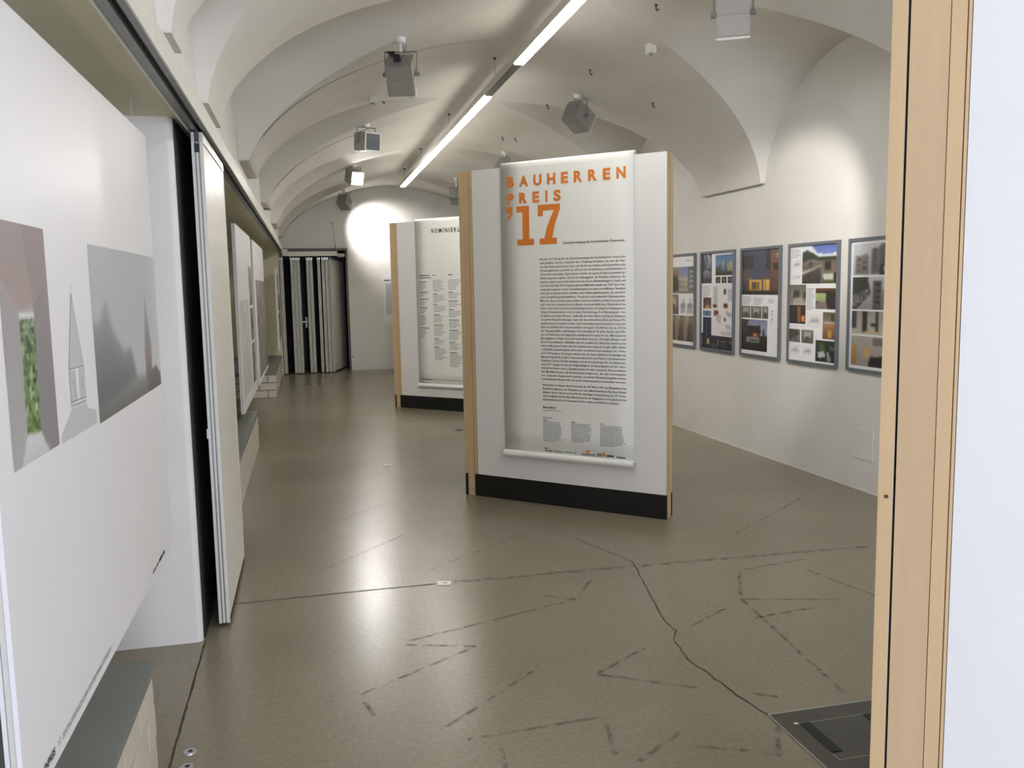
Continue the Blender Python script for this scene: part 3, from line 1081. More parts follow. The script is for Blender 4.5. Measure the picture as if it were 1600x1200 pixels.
def scene_pic(w, h, kind):
    q = Pic(w, h, (128, 128, 128))
    if kind == 'townhouse':
        q.rect(0, 0, 1, .5, (126, 138, 172), (150, 152, 180))
        q.poly([(0, .1), (.3, 0), (.42, .0), (.42, .55), (0, .6)], (150, 138, 108), (106, 98, 72))
        q.poly([(.0, .38), (.3, .3), (.42, .55), (.4, 1), (0, 1)], (66, 64, 46), (48, 46, 36))
        q.rect(.42, .40, .80, .92, (198, 186, 160), (176, 164, 140))
        for i in range(4):
            q.rect(.46 + .085 * i, .5, .49 + .085 * i, .62, (110, 100, 90)).rect(.46 + .085 * i, .68, .49 + .085 * i, .84, (100, 92, 84))
        q.rect(.78, .02, 1, .95, (86, 88, 96), (110, 106, 100))
        for i in range(4):
            q.rect(.82, .12 + .19 * i, .95, .22 + .19 * i, (176, 176, 176))
        q.rect(0, .9, 1, 1, (150, 140, 124), (120, 110, 100))
        q.rect(.0, .84, .2, .94, (60, 50, 48))
    elif kind == 'interior':
        q.rect(0, 0, 1, 1, (122, 110, 94), (72, 62, 52))
        q.poly([(.1, 0), (.45, 0), (.2, 1), (0, 1)], (176, 160, 138), (110, 98, 84))
        q.poly([(.5, .1), (.95, .05), (1, 1), (.7, 1)], (150, 140, 122), (96, 86, 74))
        q.poly([(.62, .2), (.72, .1), (.82, 1), (.7, 1)], (90, 78, 66))
    elif kind == 'drawing':
        q = Pic(w, h, (232, 231, 228))
        for a in (.15, .58):
            q.rect(a, .45, a + .3, .92, (196, 198, 198)).rect(a + .1, .2, a + .24, .45, (208, 208, 206))
            for k in range(4):
                q.rect(a, .47 + .12 * k, a + .3, .485 + .12 * k, (96, 98, 100))
            q.rect(a, .45, a + .03, .95, (96, 98, 100)).rect(a + .27, .45, a + .3, .95, (96, 98, 100)).rect(a + .12, .3, a + .15, .9, (120, 122, 124))
    elif kind == 'glass_tower':
        q.rect(0, 0, 1, 1, (74, 112, 162), (132, 164, 192))
        q.poly([(.3, .55), (.55, .12), (.66, .5), (.68, 1), (.25, 1)], (166, 178, 190), (70, 78, 88))
        q.poly([(.52, .12), (.60, .25), (.66, .95), (.52, .95)], (66, 80, 100))
        q.poly([(.7, .45), (.95, .32), (1, .9), (.7, .9)], (186, 170, 120), (150, 130, 86))
        q.poly([(0, .62), (.3, .45), (.4, 1), (0, 1)], (80, 90, 100), (52, 52, 52))
        q.rect(0, .8, 1, 1, (58, 52, 46), (40, 36, 32))
    elif kind == 'dark_collage':
        q.rect(0, 0, 1, 1, (64, 66, 82), (44, 46, 56))
        q.poly([(.5, .0), (.95, .1), (.9, .5), (.6, .5)], (176, 178, 186), (110, 110, 120))
        q.poly([(.1, .6), (.5, .52), (.95, .62), (.9, .8), (.2, .85)], (142, 144, 150), (90, 90, 98))
        q.poly([(.2, .05), (.32, .05), (.6, .5), (.5, .5)], (150, 150, 160))
    elif kind == 'small_dark':
        q.rect(0, 0, 1, 1, (56, 58, 56), (34, 34, 32))
        q.poly([(.3, .3), (.8, .2), (.7, .8), (.4, .9)], (120, 118, 112))
    elif kind == 'plans':
        q = Pic(w, h, (232, 231, 230))
        q.rect(.05, .04, .25, .45, (198, 198, 196)).rect(.55, .1, .68, .2, (58, 50, 50)).rect(.76, .1, .95, .32, (198, 196, 194))
        q.rect(.04, .40, .22, .47, (110, 34, 34)).rect(.55, .38, .76, .47, (92, 34, 34)).rect(.08, .53, .3, .63, (110, 40, 40))
        q.poly([(.2, .58), (.45, .62), (.4, .78), (.2, .72)], (196, 192, 190)).rect(.58, .66, .66, .73, (70, 60, 60))
        q.poly([(.68, .52), (.92, .56), (.9, .64), (.68, .60)], (180, 178, 176)).poly([(.68, .78), (.92, .82), (.9, .88), (.68, .85)], (178, 176, 174))
        q.poly([(.45, .92), (.95, .90), (.95, 1), (.45, 1)], (200, 200, 198))
    elif kind == 'night_tower':
        q.rect(0, 0, 1, 1, (38, 46, 74), (26, 28, 38))
        q.rect(.42, .2, .52, .8, (90, 96, 120)).rect(.3, .6, .5, .9, (52, 54, 66))
        q.poly([(.5, .72), (.75, .68), (.8, .85), (.45, .86)], (208, 170, 110))
    elif kind == 'night_site':
        q.rect(0, 0, 1, 1, (44, 44, 56), (34, 32, 32))
        q.rect(.3, .2, .34, .8, (140, 120, 110)).rect(.45, .35, .7, .4, (150, 132, 110)).rect(.5, .3, .54, .9, (120, 104, 96)).rect(.64, .25, .68, .85, (126, 108, 100))
        q.rect(.86, .3, .98, .5, (120, 96, 80)).poly([(0, .6), (.2, .5), (.3, .9), (0, 1)], (70, 68, 90))
    elif kind == 'brown_room':
        q.rect(0, 0, 1, 1, (92, 68, 58), (60, 44, 38))
        q.poly([(.3, .7), (.8, .7), (.95, 1), (.1, 1)], (186, 140, 104)).rect(.3, .3, .8, .6, (108, 86, 74))
    elif kind == 'blue_stripes':
        q.rect(0, 0, 1, 1, (126, 144, 166), (150, 162, 176))
        for i in range(5):
            q.rect(.08 + .19 * i, .1, .16 + .19 * i, .9, (46, 62, 92))
    elif kind == 'night_street':
        q.rect(0, 0, 1, 1, (66, 66, 86), (82, 80, 104))
        q.poly([(0, .13), (.32, .12), (.32, .42), (0, .42)], (44, 40, 42))
        q.rect(0, .42, .2, .88, (96, 84, 78), (70, 60, 56))
        q.poly([(.7, .05), (1, 0), (1, .5), (.76, .5)], (120, 78, 56), (132, 84, 58))
        q.poly([(.67, .0), (.78, 0), (.78, .45), (.67, .45)], (44, 40, 44))
        q.rect(.78, .45, 1, .92, (122, 76, 54), (96, 62, 46)).rect(.84, .30, 1, .46, (50, 32, 28)).rect(.9, .1, 1, .2, (150, 140, 130))
        q.rect(.2, .66, .55, .90, (232, 186, 84), (214, 160, 66)).rect(.58, .66, .76, .90, (240, 200, 96), (222, 170, 74))
        q.rect(.28, .72, .40, .88, (92, 64, 36)).rect(.44, .72, .48, .88, (84, 56, 30)).rect(.63, .70, .66, .88, (120, 80, 36))
        q.rect(.1, .62, .3, .66, (120, 96, 70)).rect(.55, .6, .8, .66, (96, 70, 54))
        q.rect(0, .90, 1, 1, (58, 44, 36), (40, 32, 28))
    elif kind == 'bw_room':
        q.rect(0, 0, 1, 1, (136, 132, 124), (92, 88, 82))
        q.rect(.2, .2, .8, .6, (176, 172, 164)).rect(.35, .5, .65, .8, (86, 80, 74)).poly([(0, 0), (.2, .2), (.2, .8), (0, 1)], (112, 108, 102))
    elif kind == 'dusk_house':
        q.rect(0, 0, 1, .6, (132, 140, 168), (176, 178, 196))
        q.poly([(.2, .22), (.72, .18), (.78, .40), (.64, .55), (.25, .52)], (58, 48, 46), (48, 40, 38))
        q.poly([(0, 0), (.3, .0), (.2, .3), (.3, .6), (0, .75)], (74, 68, 68), (50, 46, 44))
        q.poly([(.85, .28), (.88, .28), (.93, .55), (.8, .55)], (66, 60, 64))
        q.rect(0, .5, 1, 1, (58, 52, 48), (38, 34, 32))
        q.rect(.42, .42, .64, .58, (120, 72, 46)).rect(.5, .44, .56, .54, (240, 150, 72)).rect(.58, .44, .62, .52, (220, 140, 70))
        q.rect(.22, .58, .72, .73, (150, 148, 146))
        for i in range(5):
            q.rect(.28 + .085 * i, .62, .33 + .085 * i, .69, (46, 42, 40))
    elif kind == 'chalet':
        q.rect(0, 0, 1, .4, (96, 112, 188), (140, 158, 214))
        q.poly([(0, .0), (.25, .0), (.45, .22), (.8, .26), (1, .2), (1, .34), (0, .3)], (232, 236, 242))
        q.poly([(0, .18), (.15, .12), (.45, .30), (1, .32), (1, .5), (0, .45)], (54, 62, 44), (46, 52, 36))
        q.poly([(0, .44), (.3, .36), (.55, .42), (.5, .60), (0, .62)], (140, 128, 112), (96, 84, 72))
        q.poly([(.55, .42), (1, .40), (1, .78), (.6, .72)], (112, 96, 80), (128, 112, 92))
        q.poly([(0, .70), (.55, .52), (.55, .56), (0, .80)], (196, 190, 182))
        q.poly([(0, .78), (.55, .55), (.55, 1), (0, 1)], (88, 76, 68), (60, 52, 48))
        q.poly([(.57, .70), (1, .78), (1, 1), (.57, 1)], (96, 118, 60), (74, 92, 46))
        q.poly([(.6, .76), (.95, .74), (.9, .92), (.62, .9)], (206, 204, 196))
        q.rect(.64, .45, .82, .66, (40, 38, 36)).rect(.2, .45, .3, .55, (66, 60, 54))
        q.poly([(.9, .75), (1, .7), (1, 1), (.92, 1)], (34, 44, 26))
    elif kind == 'hall':
        q.rect(0, 0, 1, 1, (112, 104, 90), (146, 138, 124))
        q.rect(.2, .3, .6, .62, (60, 60, 52)).rect(.1, .3, .2, .6, (150, 160, 110)).poly([(.3, .7), (.7, .6), (1, 1), (.2, 1)], (176, 168, 156)).rect(.85, .35, 1, .7, (52, 60, 62))
    elif kind == 'bar':
        q.rect(0, 0, 1, 1, (58, 42, 34), (44, 34, 30))
        q.rect(.02, .25, .5, .62, (176, 190, 130), (150, 160, 110)).rect(0, .0, 1, .1, (110, 66, 40)).poly([(0, .7), (.5, .62), (.6, 1), (0, 1)], (132, 116, 116))
    elif kind == 'fire':
        q.rect(0, 0, 1, 1, (66, 44, 36), (48, 34, 30))
        q.rect(.5, .05, .72, .95, (138, 98, 72)).poly([(.74, .6), (.95, .55), (.98, .85), (.74, .9)], (240, 140, 60)).rect(.05, .2, .3, .9, (56, 50, 52))
    elif kind == 'warm_room':
        q.rect(0, 0, 1, .4, (96, 88, 72), (140, 130, 110)).rect(0, .4, 1, 1, (176, 128, 84), (110, 78, 52))
        q.rect(.1, .35, .9, .42, (210, 206, 196)).rect(.4, .7, .7, .95, (186, 160, 70)).rect(.6, .1, .9, .3, (60, 66, 46))
    elif kind == 'wall_bw':
        q.rect(0, 0, 1, 1, (150, 146, 142), (112, 106, 100))
        q.poly([(0, .0), (.8, 0), (.9, .4), (0, .9)], (84, 74, 66)).rect(.55, .1, .62, .9, (60, 54, 50))
    elif kind == 'aerial':
        q.rect(0, 0, 1, 1, (44, 52, 42), (36, 42, 36))
        q.poly([(.15, .1), (.45, .1), (.5, .5), (.2, .55)], (66, 92, 52)).poly([(.1, .55), (.45, .5), (.5, .75), (.15, .85)], (190, 190, 186))
        q.poly([(.55, .55), (.65, .5), (.8, .9), (.62, 1)], (150, 150, 146)).poly([(.7, .2), (.95, .3), (.9, .5), (.7, .4)], (96, 96, 90))
    elif kind == 'sketch':
        q = Pic(w, h, (230, 230, 230))
        q.poly([(.1, .7), (.4, .3), (.7, .25), (.9, .6), (.8, .7), (.6, .42), (.4, .45), (.2, .75)], (188, 188, 188)).rect(.3, .5, .7, .58, (150, 150, 152))
    elif kind == 'blocks':
        q.rect(0, 0, 1, 1, (196, 198, 202), (176, 176, 178))
        q.poly([(.05, .4), (.35, .34), (.35, .95), (.05, .95)], (128, 124, 120), (112, 108, 104))
        q.poly([(.42, .18), (.62, .12), (.62, .95), (.42, .95)], (120, 116, 112), (104, 100, 96))
        q.poly([(.62, .06), (1, 0), (1, .9), (.62, .9)], (98, 96, 94), (86, 84, 82))
        q.poly([(.62, .7), (1, .45), (1, 1), (.62, 1)], (40, 40, 42))
        for i in range(5):
            q.rect(.1 + .13 * (i % 2), .48 + .09 * i, .17 + .13 * (i % 2), .53 + .09 * i, (60, 58, 56)).rect(.47, .2 + .12 * i, .52, .26 + .12 * i, (58, 56, 54))
        q.rect(.70, .72, .95, .88, (150, 152, 154))
    elif kind == 'balconies':
        q.rect(0, 0, 1, 1, (196, 198, 202), (150, 150, 152))
        q.poly([(0, 0), (.35, 0), (.42, .5), (.1, 1), (0, 1)], (58, 56, 54), (70, 66, 64))
        q.rect(.48, .1, .68, 1, (96, 94, 92), (84, 82, 80)).rect(.7, .38, 1, 1, (104, 102, 100), (78, 76, 74))
        for i in range(4):
            q.poly([(0, .6 + .1 * i), (.4, .35 + .05 * i), (.4, .37 + .05 * i), (0, .64 + .1 * i)], (186, 186, 186))
            q.rect(.74, .45 + .14 * i, .95, .52 + .14 * i, (46, 46, 46)).rect(.52, .2 + .18 * i, .64, .28 + .18 * i, (50, 50, 50))
    elif kind == 'court':
        q.rect(0, 0, 1, 1, (158, 154, 150), (196, 190, 180))
        q.rect(0, 0, .12, .75, (70, 70, 72)).rect(.26, 0, .36, .9, (44, 42, 40)).rect(.56, 0, .62, .95, (40, 38, 36))
        q.rect(.82, .05, .95, .3, (64, 60, 58)).rect(.82, .5, .95, .65, (70, 64, 60)).rect(.44, .5, .56, .65, (62, 58, 56)).rect(.3, .85, .7, .95, (206, 182, 140))
    elif kind == 'lobby':
        q.rect(0, 0, 1, 1, (176, 172, 164), (150, 144, 134))
        q.rect(0, .3, .14, .95, (186, 150, 96), (150, 118, 70)).rect(.28, .38, .44, .72, (196, 164, 108))
        q.poly([(.45, .68), (.78, .62), (.8, 1), (.4, 1)], (34, 34, 38)).poly([(.8, 0), (1, .0), (1, 1), (.74, 1)], (40, 42, 48), (30, 30, 34))
        q.rect(.5, .05, .78, .28, (120, 112, 106))
    q.noise(5).blur(1)
    return q


S = scene_pic
framed_poster('grey-framed poster with a townhouse photo, half hidden behind the banner wall', 9.13, 8.43,
              [(0, .12, 1, .42, S(40, 22, 'townhouse')), (0, .43, .42, .66, S(18, 16, 'bw_room')), (.44, .43, 1, .66, S(30, 24, 'drawing')), (0, .67, .33, .96, S(14, 22, 'interior')), (.34, .67, .66, .96, S(14, 22, 'interior')), (.67, .67, 1, .96, S(14, 22, 'interior'))],
              [(.72, .03, .98, .06, 1)])
framed_poster('grey-framed poster with a blue glass tower photo and red-marked plans', 8.31, 7.61,
              [(0, 0, .33, .31, S(16, 28, 'dark_collage')), (.45, .02, 1, .23, S(28, 20, 'glass_tower')), (.46, .245, .61, .31, S(8, 7, 'small_dark')), (.65, .245, .80, .31, S(8, 7, 'small_dark')), (.84, .245, .99, .31, S(8, 7, 'small_dark')),
               (.36, .32, 1, .85, S(36, 50, 'plans')), (.06, .46, .32, .58, S(14, 12, 'brown_room')), (.05, .60, .32, .66, S(14, 8, 'blue_stripes')), (.05, .67, .33, 1, S(14, 30, 'night_tower')), (.33, .86, 1, 1, S(34, 14, 'night_site')), (0, .84, .05, 1, S(4, 8, 'small_dark'))],
              [(.04, .33, .33, .45, 8)])
framed_poster('grey-framed poster with a night street photo and glowing yellow windows', 7.49, 6.805,
              [(0, 0, 1, .425, S(44, 42, 'night_street')), (0, .535, .24, .65, S(12, 12, 'bw_room')), (.26, .535, .55, .65, S(14, 12, 'bw_room')), (.57, .535, .73, .65, S(9, 12, 'bw_room')), (0, .665, .71, .965, S(34, 30, 'dusk_house'))],
              [(.03, .435, .3, .52, 5), (.34, .45, .6, .52, 4), (.72, .46, .96, .50, 3), (.80, .56, .86, .70, 6)])
framed_poster('grey-framed poster with a sunny mountain village photo under blue sky', 6.685, 5.985,
              [(.27, 0, 1, .325, S(40, 32, 'chalet')), (0, .335, .36, .505, S(20, 17, 'hall')), (.57, .365, 1, .54, S(24, 17, 'bar')), (0, .51, .36, .675, S(20, 16, 'fire')), (.40, .58, .70, .70, S(14, 10, 'sketch')), (.73, .565, 1, .79, S(15, 22, 'warm_room')),
               (0, .725, .25, .84, S(14, 12, 'wall_bw')), (.28, .725, .54, .84, S(14, 12, 'bw_room')), (.59, .805, 1, .985, S(22, 18, 'aerial')), (.02, .87, .24, .95, S(12, 8, 'sketch')), (.3, .87, .52, .95, S(12, 8, 'sketch')), (.05, .12, .24, .19, S(10, 8, 'sketch')), (.04, .25, .24, .29, S(10, 6, 'sketch'))],
              [(.02, .02, .25, .10, 5), (.38, .36, .55, .55, 14)])
framed_poster('grey-framed poster with four stacked black and white housing photos, beside the wooden post', 5.865, 5.165,
              [(.04, .02, .80, .265, S(36, 26, 'blocks')), (.04, .28, .80, .53, S(36, 26, 'balconies')), (.04, .545, .80, .725, S(36, 20, 'court')), (.04, .74, .80, .975, S(36, 24, 'lobby'))],
              [(.85, .04, .98, .30, 10), (.85, .45, .98, .52, 4)])

# small text poster on the far wall
pw = thing('wall_poster', 'small white text poster on the far wall beside the rear display wall', 'poster', (1.475, Y1, .905))
MB().box(0, .70, -.006, -.001, 0, .93).build('print_sheet', M_paper, pw)
V, F = [], []
bars(.02, .42, .83, 1, .02, .020, V, F, rag=0, last=1)
flat_obj('heading_lettering', V, F, FRONT(-.0068), M_ink, pw)
V, F = [], []
bars(.05, .62, .765, 34, .018, .007, V, F, rag=.2)
flat_obj('small_print', V, F, FRONT(-.0068), M_ink2, pw)

# ------------------------------------------------------------------ tiled benches under the niches
TL, TH, TG, TD = .235, .103, .010, .012
_tm = {}


def tile_mesh(L, axis):
    key = (round(L, 3), axis)
    if key not in _tm:
        a, b = (TD / 2, L / 2) if axis == 'x' else (L / 2, TD / 2)
        o = MB().box(-a, a, -b, b, -TH / 2, TH / 2).build('tile_source', M_tile, bevel=.001)
        _tm[key] = o.data
        bpy.data.objects.remove(o)
    return _tm[key]


def bench(label, xf, y0, y1, ends, front=True, x_back=-1.50):
    H, ST = .335, .04
    t = thing('tiled_bench', label, 'bench', (xf, y0, 0), 0, 'tiled benches in the niches')
    MB().box(x_back, xf - TD, y0 + TD, y1 - TD, 0, H).build('core', M_mortar, t, t)
    MB().box(x_back, xf + .006, y0 - .004, y1 + .004, H, H + ST).build('slab', M_slab, t, t, bevel=.003)
    for c in range(3):
        zc = .004 + TH / 2 + c * (TH + TG)

        def run(a, b, place, axis, flip):
            pos = a
            first = TL / 2 if (c + flip) % 2 else TL
            L = first
            while pos < b - .02:
                L2 = min(L, b - pos)
                o = bpy.data.objects.new('tile', tile_mesh(L2 - TG, axis))
                C.objects.link(o)
                o.parent = t
                o.location = Vector(place(pos + L2 / 2, zc)) - t.location
                pos += L2
                L = TL
        if front:
            run(y0 + TD, y1 - TD, lambda s, z: (xf - TD / 2, s, z), 'x', 0)
        for e in ends:
            yy = y0 + TD / 2 if e == 'near' else y1 - TD / 2
            run(-xf, -max(x_back, xf - .72), lambda s, z: (-s, yy, z), 'y', 1)
    return t


bench('tiled bench with grey slab top in the left foreground below the huge board', -.555, .6, 2.985, ('far',))
bench('tiled bench with grey slab top behind the sliding panel', -.535, 5.85, 9.15, ('far',))
bench('farthest tiled bench, its cream brick end facing the viewer', -.497, 13.30, 16.78, ('near',))

# ------------------------------------------------------------------ sliding partitions


def partition(label, x, y0, y1, ztop, group, latch=False):
    w = .050
    t = thing('sliding_partition', label, 'partition', (x, y0, 0), 0, group)
    MB().box(.002, w - .002, .014, y1 - y0 - .014, .035, ztop - .06).build('panel', M_leaf, t, bevel=.002)
    for a, b in ((0, .014), (y1 - y0 - .014, y1 - y0)):
        e = MB()
        # grooved aluminium edge profile
        e.box(0, .012, a, b, .018, ztop - .055).box(.019, .028, a + .002, b - .002, .018, ztop - .055).box(.035, w, a, b, .018, ztop - .055)
        e.box(.012, .035, (a + b) / 2 - .002, (a + b) / 2 + .002, .018, ztop - .055, 1)  # darker web: shade inside the grooves put into the colour
        e.build('edge_profile', [M_aluw, M_steelp], t)
    MB().box(0, w, .014, y1 - y0 - .014, .018, .035).build('floor_seal', M_rubber, t)
    tp = MB()
    tp.box(.0, .014, 0, y1 - y0, ztop - .055, ztop - .012).box(.034, w, 0, y1 - y0, ztop - .055, ztop - .012)
    tp = tp.build('head_profile', M_alu, t)
    tl = MB()
    for yy in (.012, y1 - y0 - .06):
        tl.box(.017, .032, yy, yy + .04, ztop - .058, ztop - .004)
        tl.tube([(.012, yy + .02, ztop - .02), (.038, yy + .02, ztop - .02)], .012, 10)
    tl.build('trolley', M_steel, tp)
    if latch:
        MB().box(w - .002, w + .003, .003, .035, .88, .955).build('latch_plate', M_alu, t)
        MB().box(-.006, .002, .001, .02, .915, .96).build('latch_plate', M_alu, t)
        MB().box(.012, .034, -.001, .002, ztop - .10, ztop - .06).build('latch_slot', M_black, t)
    return t


partition('white sliding wall panel drawn out alone in front of the left pier', -.473, 4.20, 5.21, 2.322, 'sliding partition panels', True)
lab = ['single partition leaf apart at the left of the far stack, beside the last board',
       'leftmost leaf of the first tight trio in the far partition stack',
       'middle leaf of the first tight trio in the far partition stack',
       'right leaf of the first tight trio in the far partition stack',
       'left leaf of the narrow pair in the middle of the far stack',
       'right leaf of the narrow pair in the middle of the far stack',
       'first leaf after the right dark gap of the far stack',
       'second leaf after the right dark gap of the far stack',
       'third leaf after the right dark gap of the far stack',
       'rightmost leaf of the far stack, its broad face turned to the room']
for i, (xa, ys_) in enumerate(((-.456, 16.80), (-.266, 16.86), (-.206, 16.87), (-.146, 16.86), (.024, 16.86), (.086, 16.86), (.228, 16.86), (.308, 16.87), (.372, 16.86), (.432, 16.86))):
    partition(lab[i], xa, ys_, ys_ + (.36 if i == 0 else 1.0), 2.205, 'sliding partition panels')
# angled face of the last leaf comes from the stack fanning out slightly
last = [o for o in C.objects if o.name.startswith('sliding_partition') and o.type == 'EMPTY'][-1]
last.rotation_euler = (0, 0, -math.radians(14.5))

# white head rail in front of the recess, hung by a cable
hr = thing('head_rail', 'white storage rail above the folded partition stack', 'rail', (-.305, 16.74, 2.207))
MB().box(-.305, .605, 16.74, 16.82, 2.215, 2.303).build('casing', M_aluw, hr, hr, bevel=.003)
MB().box(-.40, -.307, 16.76, 17.10, 2.225, 2.345).build('junction_box', M_aluw, hr, hr, bevel=.003)
MB().box(.607, .74, 16.80, 17.18, 2.20, 2.26).build('branch_rail', M_steelp, hr, hr, bevel=.002)
MB().box(-.305, .605, 16.823, 17.18, 2.212, 2.235).build('rail_plate', M_black, hr, hr)
sc = thing('suspension_cable', 'thin steel cable from far wall hook to the white storage rail', 'cable', (.575, 16.78, 2.304))
MB().tube([(.575, 16.78, 2.304), (.57, 16.80, 2.42), (.545, 17.17, 2.85)], .004, 6).build('wire', M_steel, sc, sc)
MB().tube([(.545, 17.14, 2.85), (.545, 17.205, 2.85)], .012, 8).build('hook', M_steel, sc, sc)
MB().tube([(.574, 16.784, 2.33), (.571, 16.797, 2.41)], .009, 8).build('turnbuckle', M_steel, sc, sc)

# ------------------------------------------------------------------ linear pendant light
ll = thing('linear_light', 'long suspended strip light running down the middle of the vault', 'ceiling light', (1.68, .6, 3.30))
LX, LZ = 1.68, 3.30
hs = MB()
hs.box(LX - .037, LX + .037, .6, 15.05, LZ + .012, LZ + .075)
hs.build('housing', M_aluw, ll, ll)
MB().box(LX - .028, LX + .028, 6.74, 7.88, LZ, LZ + .012).build('blank_cover', M_steelp, ll, ll)
segs = [(.65, 2.05), (2.07, 3.6), (3.62, 5.15), (5.17, 6.72), (7.90, 9.30), (9.32, 10.72), (10.74, 12.14), (12.16, 13.56), (13.58, 15.0)]
for a, b in segs:
    MB().box(LX - .035, LX + .035, a, b, LZ - .004, LZ + .012).build('diffuser', M_tube, ll, ll)
for y in (1.2, 4.4, 7.58, 10.06, 12.6, 14.7):
    zt = max(barrel(LX, y), lun(LX, y, -1), lun(LX, y, 1))
    MB().tube([(LX, y, LZ + .075), (LX, y, zt + .002)], .0015, 5).build('suspension_wire', M_steel, ll, ll)
    MB().tube([(LX, y, zt - .02), (LX, y, zt + .004)], .014, 8).build('ceiling_cup', M_steel, ll, ll)

# ------------------------------------------------------------------ floodlights on the vault


def ztop_at(x, y):
    return max(barrel(x, y), lun(x, y, -1) if x < 1.8 else -1, lun(x, y, 1) if x > 1.8 else -1)


def floodlight(label, c, aim, lit=None, strap=False, s=.20):
    c = Vector(c)
    t = thing('floodlight', label, 'spotlight', c, 0, 'floodlights under the vault')
    d = Vector(aim).normalized()
    side = d.cross(Vector((0, 0, 1)))
    if side.length < .05:
        side = Vector((1, 0, 0))
    side.normalize()
    up = side.cross(d)
    B = Matrix((side, d, up)).transposed().to_4x4()          # local x side, y aim, z up
    h = s / 2
    hz = MB().box(-h, h, -.005, h + .02, -h, h, M=B).build('housing', M_lampgrey, t, bevel=.006)
    fin = MB()
    fin.box(-h + .006, h - .006, -h, -.006, -h + .006, h - .006, M=B)
    for i in range(11):
        x = -h + .008 + i * (s - .016) / 10
        fin.box(x - .0025, x + .0025, -h - .01, -.006, -h + .004, h - .004, M=B)
    fin.build('cooling_fins', M_lampgrey, t)
    MB().box(-h + .014, h - .014, h + .0205, h + .026, -h + .014, h - .014, M=B).build('lens', M_bulb if lit == 'glow' else M_glass, hz)
    bz = MB()
    for a in (-1, 1):
        bz.box(min(a * (h - .013), a * h), max(a * (h - .013), a * h), h + .0205, h + .034, -h, h, M=B)
        bz.box(-h + .0135, h - .0135, h + .0205, h + .034, min(a * (h - .013), a * h), max(a * (h - .013), a * h), M=B)
    bz.build('bezel', M_aluw, hz)
    # yoke hangs vertically from the stem
    hs_ = Vector((side.x, side.y, 0)).normalized() if abs(side.z) < .99 else Vector((1, 0, 0))
    arm = h + .055
    zt = ztop_at(c.x, c.y) - c.z
    ytop = min(arm, zt - .03)
    yk = MB().tube([hs_ * (h + .016), hs_ * (h + .016) + Vector((0, 0, ytop)), -hs_ * (h + .016) + Vector((0, 0, ytop)), -hs_ * (h + .016)], .007, 6).build('yoke', M_steelp, t)
    for a in (-1, 1):
        MB().tube([hs_ * a * (h - .002), hs_ * a * (h + .034)], .016, 10).build('clamp_knob', M_steelp, yk)
    MB().tube([(0, 0, ytop), (0, 0, zt - .02)], .012, 8).build('stem', M_white, t)
    MB().tube([(0, 0, zt - .028), (0, 0, zt + .012)], [.034, .044], 16).build('mount', M_white, t)
    MB().tube([tuple(B @ Vector((.03, -h, .03))), tuple(B @ Vector((.05, -h - .05, .05)) + Vector((0, 0, .04))), (.03, .02, ytop), (.012, 0, zt - .02)], .004, 6).build('cable', M_steelp, t)
    if strap:
        st = MB()
        pth = [Vector((-.075, 0, ytop + .004)), Vector((-.05, 0, ytop * .75)), Vector(B @ Vector((-.03, -h - .014, h - .02))), Vector(B @ Vector((-.005, -h - .016, -.03)))]
        w0 = [.030, .018, .022, .024]
        ax = Vector(hs_)
        for i in range(3):
            a, b = pth[i], pth[i + 1]
            n = ax.cross(b - a).normalized() * .002
            for sg in (1, -1):
                st.face([a - ax * w0[i] + n * sg, a + ax * w0[i] + n * sg, b + ax * w0[i + 1] + n * sg, b - ax * w0[i + 1] + n * sg])
        st.build('black_strap', M_rubber, t, smooth='keep')
    return t, d


def spot(name, loc, target, energy, ang, blend, col=(1, .96, .93), size=.06):
    l = bpy.data.lights.new(name, 'SPOT')
    l.energy = energy
    l.spot_size = math.radians(ang)
    l.spot_blend = blend
    l.color = col
    l.shadow_soft_size = size
    o = bpy.data.objects.new(name, l)
    C.objects.link(o)
    o.location = loc
    o.rotation_euler = (Vector(target) - Vector(loc)).to_track_quat('-Z', 'Y').to_euler()
    return o


FL = [('floodlight with a black strap under the lit left vault band', (.743, 6.5, 3.14), (.18, .62, -.76), None, True),
      ('grey floodlight showing its square dark lens, left side of vault', (.722, 9.85, 3.197), (.45, -.88, -.12), None, False),
      ('burning floodlight glaring towards the camera, left side of vault', (.762, 13.2, 3.239), (.35, -.88, -.34), 'glow', False),
      ('small far floodlight aimed at the far wall, end of vault', (.758, 16.45, 3.179), (.45, .8, -.55), None, False),
      ('grey floodlight above the banner wall, right side of vault', (2.661, 8.3, 3.224), (.75, .45, -.5), None, False),
      ('floodlight cut by the top of the frame, near the right lunette', (2.597, 5.0, 3.212), (.16, .30, -.94), None, False),
      ('floodlight mostly hidden behind the banner, only its bracket showing', (2.706, 11.7, 3.175), (.8, .3, -.5), None, False),
      ('far floodlight peeping out beside the wooden post of the banner wall', (2.563, 14.8, 3.125), (.3, .8, -.5), None, False)]
for lb, c, aim, lit, strap in FL:
    t, d = floodlight(lb, c, aim, lit, strap)
    if 'far wall' in lb:
        spot('far_wall_beam', Vector(c) + d * .16, (1.40, 17.2, 2.68), 125, 84, 1.0)
    if 'right lunette' in lb:
        spot('right_wall_beam', Vector(c) + d * .16, (4.05, 6.85, 1.72), 85, 54, .55)
    if 'burning' in lb:
        spot('burning_lamp_beam', Vector(c) + d * .17, Vector(c) + d * 5, 60, 84, .8, (1, .97, .95))
    if 'black strap' in lb:
        spot('strap_lamp_beam', Vector(c) + d * .16, (1.55, 11.2, 1.3), 130, 64, .8)

